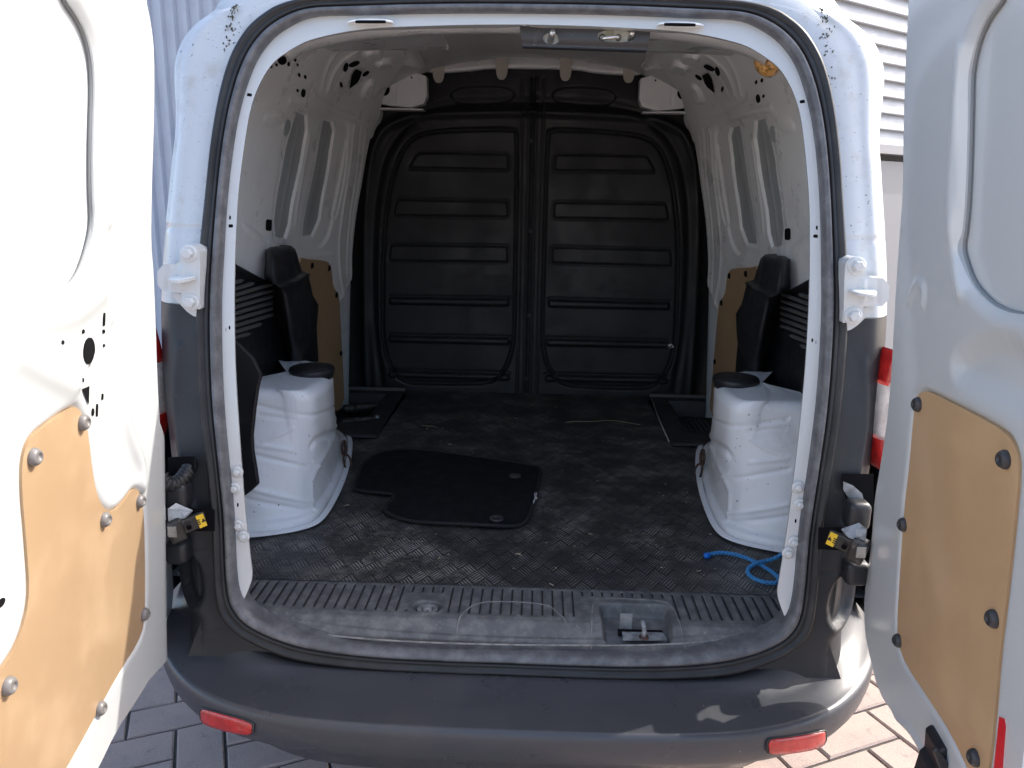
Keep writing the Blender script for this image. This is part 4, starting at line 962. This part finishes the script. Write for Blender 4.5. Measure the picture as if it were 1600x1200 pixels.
# ---- hinges
S_H = Surf(lambda A, B, H: (A, -.085-H, B), -.8, .8, .3, .9)
plate_px = [(317, 512-28), (284, 480), (284, 463), (283, 456), (246, 456), (246, 413), (282, 413), (283, 392), (288, 384), (298, 381), (308, 386), (313, 396), (312, 484)]
for mr in (False, True):
    hg = relief('hinge', S_H, plate_px, WHITE, van, [('line', [(284, 420), (284, 450)], .004, .004), ('line', [(262, 417), (262, 452)], -.002, .003)], (), .003, .04, h0=.012, mir=mr, rnd=1)
    sh_ = relief('hinge_backplate', S_H, [(312, 460), (266, 458), (276, 470), (297, 492), (312, 497)], WHITE, van, (), (), .004, .02, h0=.0, mir=mr, rnd=1)
    for c in [(295, 396), (298, 472)]:
        p = S_H.at(c, .012); V, F = join([lathe_vf([(.0155, 0), (.0155, .002), (.013, .0035)], p, (0, -1, 0), 20), lathe_vf([(.0098, .003), (.0098, .011), (.0075, .0125), (.0, .0125)], p, (0, -1, 0), 6)])
        mk('hinge_bolt', V, F, WHITE, hg, False, mr).matrix_parent_inverse = PI_
    c = S_H.at((287, 436), .012); V, F = lathe_vf([(.035, 0), (.035, .0045), (.030, .006), (0, .006)], c, (0, -.1, 1), 24, .62); mk('hinge_web', V, F, WHITE, hg, False, mr).matrix_parent_inverse = PI_

# ---- tail lamps peeping past the doors
for mr in (False, True):
    px_ = np.array([(1394, 546), (1384, 575), (1377, 605), (1370, 640), (1367, 690), (1368, 715), (1376, 735)], float)
    P_ = np.array([pix(u, v, 1, -.085) for u, v in px_]); P_ = resample(chaikin(P_, 2, False), 40, False)+([.028, .03, 0] if mr else [0, 0, 0])
    if mr: pass
    rings_ = [P_*[-1, 1, 1]+[dx, dy, 0] for dx, dy in ((.004, .03), (0, 0), (-.006, -.012), (-.03, -.02), (-.12, .05))]
    za = P_[:, 2]; zc_ = pix(1367, 682, 1, -.085)[2]; zt = pix(1381, 598, 1, -.085)[2]
    for nm, lo_, hi_, m_ in (('tail_lamp_base', -9, zc_, REDL), ('tail_lamp_lens', zc_, zt, CLEARL), ('tail_lamp_top', zt, 9, REDL)):
        k = np.where((za >= lo_-.004) & (za <= hi_+.004))[0]
        if len(k) > 1: loft(nm, [r_[k] for r_ in rings_], m_, van, closed=False, mir=not mr, flip=False)

# ---- door check straps, hose and recesses (both sides, at the hinge foot)
def strap(mr):
    fl_ = lambda u: u
    c = lambda u, v, y: pix(u, v, 1, y)
    # recess
    V = [c(296, 819-0, -.128), c(334, 817, -.128), c(334, 846, -.128), c(318, 848, -.128), c(300, 846, -.128)]
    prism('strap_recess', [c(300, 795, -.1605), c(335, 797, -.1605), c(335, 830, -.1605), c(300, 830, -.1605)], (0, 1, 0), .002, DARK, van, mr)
    # arm
    a = c(264, 832, -.19); b = c(322, 808, -.155); d = (b-a)/2; L_ = np.linalg.norm(d)
    upv = np.array([0, 0, 1.0]); upv -= d*(upv@d)/(L_*L_); upv /= np.linalg.norm(upv); nv = np.cross(d, upv); nv /= np.linalg.norm(nv)
    V, F = box_vf((a+b)/2, d, nv*.006, upv*.014); st = mk('check_strap', V, F, GREASE, van, False, mr)
    md = st.modifiers.new('b', 'BEVEL'); md.width = .003; md.segments = 2
    V, F = box_vf(a+d*.35-nv*0, d*.42, nv*.013, upv*.022); o = mk('strap_housing', V, F, GREASE, st, False, mr); o.matrix_parent_inverse = PI_; md = o.modifiers.new('b', 'BEVEL'); md.width = .005; md.segments = 2
    # yellow warning sticker
    sgn = -1 if nv[1] > 0 else 1
    fr_ = nv*sgn
    k0 = b-d*.30+fr_*.0075
    V, F = box_vf(k0, d*.20, fr_*.0006, upv*.0125); s_o = mk('warning_sticker', V, F, YELL, st, False, mr); s_o.matrix_parent_inverse = PI_
    dd = d/np.linalg.norm(d)
    def tri(cen, r_): 
        P = [cen+upv*r_, cen-upv*r_*.8-dd*r_, cen-upv*r_*.8+dd*r_]; return prism('sticker_print', P, fr_, .0006, BLK, st, mr)
    tri(k0+dd*.0035+upv*.000+fr_*.0007, .0042).matrix_parent_inverse = PI_
    for j in (-1, 0, 1):
        V, F = box_vf(k0-dd*.0045+upv*j*.004+fr_*.001, dd*.0022, fr_*.0004, upv*.0010); o = mk('sticker_print', V, F, BLK, st, False, mr); o.matrix_parent_inverse = PI_
    V, F = lathe_vf([(.005, 0), (.004, .002), (.0, -.003)], (a+b)/2+fr_*.014, fr_, 12); mk('strap_rivet', V, F, DARK, st, True, mr).matrix_parent_inverse = PI_
    # bare metal foil bracket
    P = [c(262, 795, -.19), c(275, 786, -.175), c(301, 797, -.165), c(290, 808, -.18), c(278, 812, -.185), c(264, 822, -.195)]
    prism('strap_bracket', P, (0, .3, -1), .002, FOIL, van, mr)
    V, F = box_vf(c(270, 830, -.20), (.008, 0, 0), (0, .003, 0), (0, 0, .010)); mk('clasp', V, F, STEEL, van, False, mr)
    # rounded plastic boss below
    for (u0, v0, u1, v1, y_) in ((262, 850, 297, 870, -.150), (263, 760, 297, 786, -.150)):
        p0 = c((u0+u1)/2, (v0+v1)/2, y_); hw = (c(u1, v0, y_)-c(u0, v0, y_))[0]/2; hh = abs((c(u0, v1, y_)-c(u0, v0, y_))[2])/2+.01
        V, F = box_vf(p0, (hw, 0, 0), (0, .020, 0), (0, 0, hh)); o = mk('plastic_boss', V, F, LOWER, van, True, mr); md = o.modifiers.new('b', 'BEVEL'); md.width = .012; md.segments = 4
strap(False); strap(True)
# corrugated hose (left only)
pth = np.array([pix(u, v, 1, y) for u, v, y in [(300, 716, -.10), (296, 730, -.125), (288, 745, -.145), (276, 756, -.16), (262, 758, -.17), (252, 745, -.17)]])
pth = resample(chaikin(pth, 3, False), 90, False); rr = .0125+.0016*np.sign(np.sin(np.arange(90)*.95))
V, F = tube_vf(pth, rr, 12); mk('corrugated_hose', V, F, RUBD, van, True)
prism('hose_clamp', [pix(u, v, 1, -.125) for u, v in [(283, 752), (294, 738), (300, 720), (304, 722), (300, 742), (290, 755)]], (0, -1, 0), .006, GROM, van)
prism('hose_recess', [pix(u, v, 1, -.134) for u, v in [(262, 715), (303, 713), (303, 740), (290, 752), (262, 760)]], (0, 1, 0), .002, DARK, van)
prism('metal_gusset', [pix(u, v, 1, -.128) for u, v in [(1317, 752), (1317, 765), (1330, 785), (1352, 795), (1346, 770), (1332, 758)]], (0, -1, 0), .003, FOIL, van)
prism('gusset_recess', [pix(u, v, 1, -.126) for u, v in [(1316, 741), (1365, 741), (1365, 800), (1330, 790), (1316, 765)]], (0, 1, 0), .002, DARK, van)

# ------------------------------------------------------------------ rear doors
def dx_(s, z): return .657-.08*z-.12*(s-.12)
S_DL = Surf(lambda A, B, H: (-(dx_(A, B)-H), -A, B), .05, 1.0, -.3, 1.4, 150)
S_DR = Surf(lambda A, B, H: (dx_(A, B)-H, -A, B), .05, .75, -.3, 1.4, 150)
flank = lambda s, z: .038-.060*(1-sstep((s-.11)/.14))
def inv_h(S, px, hf):
    "pixels -> sheet parameters when the height itself varies over the sheet"
    out = []
    for p in px:
        h = float(hf(.2, 0)); 
        for _ in range(14): a = S.inv([p], h)[0]; h = .5*h+.5*float(hf(a[0], a[1]))
        out.append(a)
    return np.array(out)
# left door
oL = [(224, -60), (228, 0), (236, 37), (241, 80), (241, 175), (237, 300), (236, 380), (240, 425), (243, 500), (246, 600), (251, 680), (261, 775), (270, 895), (271, 937), (262, 987), (237, 1055), (215, 1092), (180, 1145), (154, 1200), (120, 1262)]
a = inv_h(S_DL, oL, flank); zlow = a[-1, 1]-.01
OL = np.vstack([a, [(a[-1, 0]+.12, zlow), (.93, zlow), (.97, zlow+.05), (.97, 1.10), (.92, 1.17), (.5, 1.19), (.24, 1.18), (a[0, 0]+.05, 1.16)]])
blL = [(92, -40), (105, 0), (124, 26), (138, 55), (147, 95), (149, 140), (146, 220), (146, 300), (149, 345), (141, 388), (124, 436), (100, 455), (60, 464), (0, 472)]
h_f = .038
bl = S_DL.inv(blL, h_f-.008); blp = np.vstack([bl, [(.86, bl[-1, 1]-.0), (.90, bl[-1, 1]+.08), (.90, 1.02), (.84, 1.10), (bl[0, 0]+.05, 1.10)]])
DF = [('pad', blp, -.016, .03)]
bdL = [(36, 720), (44, 692), (60, 674), (112, 636), (124, 637), (134, 655), (140, 682), (145, 730), (152, 772), (165, 797), (178, 800), (192, 788), (206, 768), (213, 763), (220, 768), (226, 800), (228, 900), (227, 975), (216, 1006), (190, 1045), (120, 1175), (96, 1215)]
bdL2 = [(44, 1215), (8, 1215), (3, 1150), (2, 1062), (20, 1020), (42, 965), (48, 920), (43, 850), (36, 770)]
q = inv_h(S_DL, bdL, flank); q2 = S_DL.inv([(0, 1225), (-30, 1160), (-20, 1085), (5, 1045), (25, 1015), (42, 965), (48, 920), (43, 850), (36, 770)], h_f)
BD = np.vstack([q, [(q[-1, 0]+.02, q[-1, 1]-.01)], q2])
DF += [('pad', BD, -.008, .010), ('rim', BD, -.003, .006)]
DF += [('line', S_DL.inv([(170, 110), (168, 200), (164, 300), (168, 345)], h_f), .006, .010), ('line', S_DL.inv([(184, 395), (190, 440), (178, 475), (172, 500)], h_f), .004, .006),
       ('line', S_DL.inv([(0, 505), (60, 502), (120, 490), (160, 455)], h_f), .006, .018), ('line', S_DL.inv([(30, 555), (55, 570), (110, 600)], h_f), .010, .02)]
DF += [('line', S_DL.inv([(190, 598), (188, 640), (200, 690), (216, 725), (217, 760)], .034), .008, .012)]
dl = thing_parent = bpy.data.objects.new('rear_door', None); COL.objects.link(dl); dl.parent = van; dl.matrix_parent_inverse = Matrix.Translation(-Vector(VO))
dl['label'] = 'wide left rear door with hardboard panel, its inner face sunlit'
dr = bpy.data.objects.new('rear_door', None); COL.objects.link(dr); dr.parent = van; dr.matrix_parent_inverse = Matrix.Translation(-Vector(VO))
dr['label'] = 'narrow right rear door with scuffed hardboard panel, in shade'
relief('window_blank', S_DL, blp, WHITE, dl, (), (), .008, .002, h0=h_f-.020, px=False, rnd=1)
relief('door_frame', S_DL, OL, WHITE, dl, DF, (blp,), .0045, .016, hfn=flank, px=False, rnd=1)
def door_hole(S, c, rx, ry, rot, par, hh, sq=False): return hole(S, c, rx, ry, par, False, rot, 14, hh, 'door_hole', DARK, sq)
for c, rx, ry, rot, sq in [((60, 530), 6.5, 2.6, -6, True), ((99, 535), 2, 3.5, 0, False), ((131, 518), 2, 3.5, 0, False), ((163.5, 499), 1.4, 10.5, 2, True), ((163, 518), 1.6, 3.2, 0, False), ((163.5, 540), 1.2, 2.5, 0, False), ((130, 594), 1.8, 3.6, 0, False),
                       ((140, 548), 8.5, 21, 4, False), ((161, 620), 1, 5, 3, True), ((146, 644), 1.6, 6, 2, False), ((152.5, 641), 1.1, 10, 2, True)]:
    door_hole(S_DL, c, rx, ry, rot, dl, .0395, sq)
q = S_DL.inv([(128, 608), (140, 603), (139, 633)], .0395); V = S_DL.P(q[:, 0], q[:, 1], .0395); mk('door_hole', V, [(0, 1, 2)], DARK, dl, False)
# crescent: bright inner lip of the big oval hole
q = S_DL.inv([(146, 527), (153, 535), (154, 550), (148, 566), (140, 573), (146, 560), (149, 548), (148, 535)], .0405); V = S_DL.P(q[:, 0], q[:, 1], .0405); mk('hole_lip', V, [tuple(range(8))], WHITE, dl, False)
brd = relief('door_board', S_DL, BD, PLY, dl, (), (), .006, .006, h0=0, px=False, rnd=1, hfn=lambda s_, z_: flank(s_, z_)-.001)
CLIP = mat('grey_plastic_clip', (.16, .15, .145), .35)
def clip(S, c, par, hh, m_=None, r_=.0105):
    hf = flank if S is S_DL else flr; ab = inv_h(S, [c], hf)[0]; hh = float(hf(ab[0], ab[1]))
    p = S.at(c, hh); n_ = S.nrm(c); V, F = lathe_vf([(r_, 0), (r_, .0025), (r_*.8, .006), (r_*.45, .0085), (r_*.4, .0065), (0, .0065)], p, n_, 20); return mk('board_clip', V, F, m_ or CLIP, par, True)
for c in [(52, 714), (129, 660), (163, 812), (218, 783), (225, 960), (156, 1107), (12, 1072)]: clip(S_DL, c, brd, .038 if c[0] < 200 else .032)
door_hole(S_DL, (3, 942), 4, 9, 30, dl, .0395)
# right door
h_l, h_r = .040, .018
flr = lambda s, z: h_r-.052*(1-sstep((s-.11)/.10))*(.05+.95*sstep((z-.02)/.40))
oR = [(1422, -60), (1420, 0), (1416, 75), (1412, 175), (1411, 300), (1405, 375), (1400, 450), (1396, 525), (1392, 600), (1384, 675), (1372, 750), (1364, 812), (1357, 880), (1351, 925), (1351, 987), (1359, 1025), (1372, 1080), (1398, 1118), (1420, 1145), (1450, 1185), (1480, 1235)]
a = inv_h(S_DR, oR, flr); zl = a[-1, 1]-.02
OR_ = np.vstack([a, [(a[-1, 0]+.08, zl), (.70, zl), (.73, zl+.05), (.73, 1.10), (.70, 1.17), (.3, 1.18), (a[0, 0]+.04, 1.15)]])
blR = [(1580, -50), (1562, 0), (1542, 24), (1525, 60), (1515, 105), (1513, 130), (1512, 200), (1509, 300), (1504, 362), (1499, 386), (1504, 407), (1516, 442), (1542, 472), (1570, 487), (1600, 492), (1640, 494)]
bq = S_DR.inv(blR, h_r-.008); bRp = np.vstack([bq, [(.66, bq[-1, 1]+.02), (.67, 1.0), (.64, 1.08)]])
bdR = [(1430, 620), (1440, 611), (1450, 612), (1475, 624), (1550, 663), (1576, 682), (1588, 705), (1591, 735), (1585, 800), (1575, 900), (1562, 1000), (1552, 1125), (1542, 1215), (1520, 1222), (1487, 1150), (1450, 1092), (1415, 1040), (1404, 1012), (1400, 978), (1405, 900), (1411, 800), (1420, 725), (1426, 650)]
BR = inv_h(S_DR, bdR, flr)
RF = [('pad', bRp, -.016, .03), ('pad', BR, -.008, .010), ('rim', BR, -.003, .006),
      ('line', S_DR.inv([(1500, 80), (1492, 200), (1484, 300), (1486, 380), (1500, 460)], h_r), .004, .008), ('line', S_DR.inv([(1421, 470), (1432, 440), (1446, 450), (1442, 475)], h_r), .004, .006),
      ('pad', S_DR.inv([(1480, 580), (1530, 530), (1600, 540), (1620, 640), (1560, 620)], h_r), -.012, .04), ('line', S_DR.inv([(1395, 1120), (1420, 1135), (1448, 1185)], h_r), .004, .006)]
relief('window_blank', S_DR, bRp, WHITE, dr, (), (), .008, .002, h0=h_r-.020, px=False, rnd=1)
relief('door_frame', S_DR, OR_, WHITE, dr, RF, (bRp,), .0045, .016, hfn=flr, px=False, rnd=1)
brr = relief('door_board', S_DR, BR, PLYR, dr, (), (), .006, .006, px=False, rnd=1, hfn=lambda s_, z_: flr(s_, z_)-.001)
for c in [(1435, 632), (1571, 718), (1412, 820), (1553, 967), (1404, 1001), (1524, 1184)]: clip(S_DR, c, brr, .018 if c[0] > 1450 else .016, GROM)
GAPSH = mat('gap_shade_grey', (.22, .23, .235), .6)  # grey tube round each door blank, painting the shade of the gap there
for S, P_, par, hg_ in ((S_DL, blp, dl, h_f-.013), (S_DR, bRp, dr, h_r-.013)):
    e = resample(chaikin(P_, 2), 500); q = S.P(e[:, 0], e[:, 1], hg_); V, F = tube_vf(np.vstack([q, q[:1]]), .0024, 6, False); mk('blank_gap_shade', V, F, GAPSH, par, True)
# red reflective tape and black handle housing on the right door
tp_ = S_DR.inv([(1561, 1120), (1567, 1123), (1569, 1135), (1563, 1215), (1551, 1215)], h_r+.002)
V = S_DR.P(tp_[:, 0], tp_[:, 1], h_r+.002); prism('red_tape', V, (1, 0, 0), .002, REDT, dr)
hb = [(1447, 1215), (1440, 1160), (1446, 1135), (1455, 1129), (1460, 1134), (1500, 1215)]
P_ = np.array([pix(u, v, 1, -.50) for u, v in [(1425, 1205), (1436, 1170), (1443, 1165), (1445, 1136), (1454, 1130), (1460, 1133), (1505, 1215), (1470, 1260), (1425, 1260)]])
prism('plate_lamp_housing', P_, (-.1, -1, 0), .05, PLAST, dr, bevel=.004)
P2 = np.array([pix(u, v, 1, -.551) for u, v in [(1455, 1170), (1462, 1164), (1498, 1215), (1480, 1230)]]); prism('housing_rib', P2, (-.1, -1, 0), .006, LOWER, dr, bevel=.002)
for o in list(dl.children)+list(dr.children): pass
# outer door skins, so the doors have thickness from aside
for par, S, O_, sg in ((dl, S_DL, OL, 1), (dr, S_DR, OR_, 2)):
    relief('door_skin', S, np.array(O_)*1.0, WHITE, par, (), (), .01, .001, h0=-.016, px=False, rnd=1, hfn=(flank if sg == 1 else flr))

# ------------------------------------------------------------------ loose things in the cargo bay
# carpet mat
cm = [(565, 730), (590, 712), (625, 707), (700, 712), (800, 727), (840, 733), (846, 740), (836, 785), (824, 820), (812, 827), (790, 829), (700, 825), (640, 820), (606, 808), (600, 800), (612, 788), (618, 779), (590, 776), (556, 772), (553, 764), (560, 748)]
mt = thing('carpet_mat', 'loose black carpet car mat with two grommets lying on the ribbed rubber floor', 'mat', (-.2, .5, 0))
MO = Matrix.Translation(-Vector((-.2, .5, 0)))
cq = S_FLR.inv(cm); 
o = relief('mat_body', S_FLR, cq, CARP, mt, (), (), .006, .006, h0=.010, px=False, rnd=1, hfn=lambda a_, b_: .0025*np.sin(a_*14)*np.sin(b_*17)+.001); o.matrix_parent_inverse = MO
ce = resample(chaikin(cq, 2), 160); pe = np.stack([ce[:, 0], ce[:, 1], .0095+.0025*np.sin(ce[:, 0]*14)*np.sin(ce[:, 1]*17)], 1); pe = np.vstack([pe, pe[:1]])
V, F = tube_vf(pe, .0045, 8, False); mk('edge_binding', V, F, CEDGE, mt, True).matrix_parent_inverse = MO
for c in [(805, 744), (776, 811)]:
    p = pix(c[0], c[1], 2, .012); V, F = lathe_vf([(.017, 0), (.017, .003), (.013, .004), (.006, .003), (.005, .0015), (0, .0015)], p, (0, 0, 1), 20); mk('grommet', V, F, GROM, mt, True).matrix_parent_inverse = MO
# rope
rp = [(1104, 867, .006), (1113, 865, .006), (1128, 863, .006), (1150, 866, .006), (1170, 873, .006), (1184, 880, .007), (1200, 889, .006), (1212, 898, .006), (1218, 905, .006), (1216, 910, .006), (1205, 911, .006), (1190, 909, .006), (1176, 903, .006), (1168, 896, .006), (1168, 890, .006), (1174, 884, .008), (1184, 879, .014), (1200, 876, .012), (1214, 871, .02), (1228, 861, .035), (1233, 856, .04)]
pts = np.array([pix(u, v, 2, z) for u, v, z in rp]); pts = resample(chaikin(pts, 3, False), 260, False)
rt = thing('blue_rope', 'blue braided rope with melted tip looped on the floor by the right jamb', 'rope', (.5, .15, 0)); MR = Matrix.Translation(-Vector((.5, .15, 0)))
V, F = tube_vf(pts, .0036+.0003*np.sin(np.arange(260)*1.4), 10); mk('cord', V, F, ROPE, rt, True).matrix_parent_inverse = MR
# braid strands wound round the cord
T = np.gradient(pts, axis=0); T /= np.linalg.norm(T, axis=1)[:, None]
sv = []
for st_, dr_ in ((0, 1), (math.pi, 1), (0, -1), (math.pi, -1)):
    q = []
    for i in range(260):
        u = np.cross(T[i], [0, 0, 1.0]); u /= np.linalg.norm(u)+1e-9; v = np.cross(T[i], u); a_ = st_+dr_*i*.55; q.append(pts[i]+.0036*(math.cos(a_)*u+math.sin(a_)*v))
    sv.append(tube_vf(q, .0011, 5))
V, F = join(sv); mk('braid', V, F, mat('light_blue_strand', (.06, .30, .60), .6), rt, True).matrix_parent_inverse = MR
V, F = lathe_vf([(.003, -.006), (.0062, -.004), (.0068, .004), (.006, .008), (0, .009)], pix(1106, 868, 2, .0065), (-1, -.25, 0), 10); mk('rope_tip', V, F, ROPET, rt, True).matrix_parent_inverse = MR
# two grimy bars in the left step well
jk = [((548, 638), (585, 634), .016, .012), ((546, 658), (586, 653), .011, .012)]
labs = ['thicker grimy dark bar lying at the back of the left step well', 'thinner grimy dark bar with worn bright end at the front of the left step well']
for k, (a_, b_, r_, z_) in enumerate(jk):
    A_, B_ = pix(*a_, 2, z_), pix(*b_, 2, z_); A_ = A_+(A_-B_)*.3
    bt = thing('grimy_bar', labs[k], 'tool', tuple(A_*[1, 1, 0]), 'grimy bars in the left step well'); MB = Matrix.Translation(-Vector(tuple(A_*[1, 1, 0])))
    n_ = 24; pth = A_+(B_-A_)*np.linspace(0, 1, n_)[:, None]; rr = np.full(n_, r_); rr[5:8] *= 1.25; rr[-3:] *= .82
    V, F = tube_vf(pth, rr, 12); mk('shaft', V, F, GREASE, bt, True).matrix_parent_inverse = MB
    V, F = tube_vf([B_, B_+(B_-A_)*.10], r_*(.62 if k == 0 else .9), 12); mk('bar_end', V, F, RUSTY if k == 0 else FOIL, bt, True).matrix_parent_inverse = MB
# scrap, straw and crumbs
P_ = [pix(u, v, 2, .014) for u, v in [(835, 771), (839, 770), (838, 776), (840, 780), (837, 779), (834, 787), (833, 785), (835, 779)]]
o = prism('paper_scrap', P_, (0, 0, 1), .001, SCRAP); tag(o, 'tiny torn white scrap on the right edge of the carpet mat', 'scrap')
V, F = join([tube_vf([pix(660, 665, 2, .004), pix(679, 666, 2, .006)], .0009, 5), tube_vf([pix(667, 671, 2, .004), pix(669, 666, 2, .005)], .0007, 5)])
tag(_mk('dry_twig', V, F, STRAW, None, False), 'pale dry twig on the dark rubber floor behind the carpet mat', 'twig')
V, F = tube_vf(chaikin(np.array([pix(u, v, 2, .004) for u, v in [(884, 660), (900, 658), (925, 659), (950, 656), (975, 659), (1000, 664)]]), 3, False), .0007, 5)
tag(_mk('long_straw', V, F, STRAW, None, False), 'long thin curved straw on the rubber floor near the bulkhead', 'straw')
cr = []
for k in range(150):
    x, y = rng.uniform(-.55, .55), rng.uniform(.0, 1.5)
    if abs(x) > .47 and .15 < y < 1.1: continue
    a_ = rng.uniform(0, 6.28); l_ = rng.choice([.0012, .0018, .003, .006], p=[.5, .3, .15, .05])
    cr.append(box_vf((x, y, .002), (l_*math.cos(a_), l_*math.sin(a_), 0), (-.0007*math.sin(a_), .0007*math.cos(a_), 0), (0, 0, .0007)))
V, F = join(cr); tag(_mk('floor_crumbs', V, F, STRAW, None, False), kind='stuff', label='pale crumbs and grit scattered over the rubber floor')
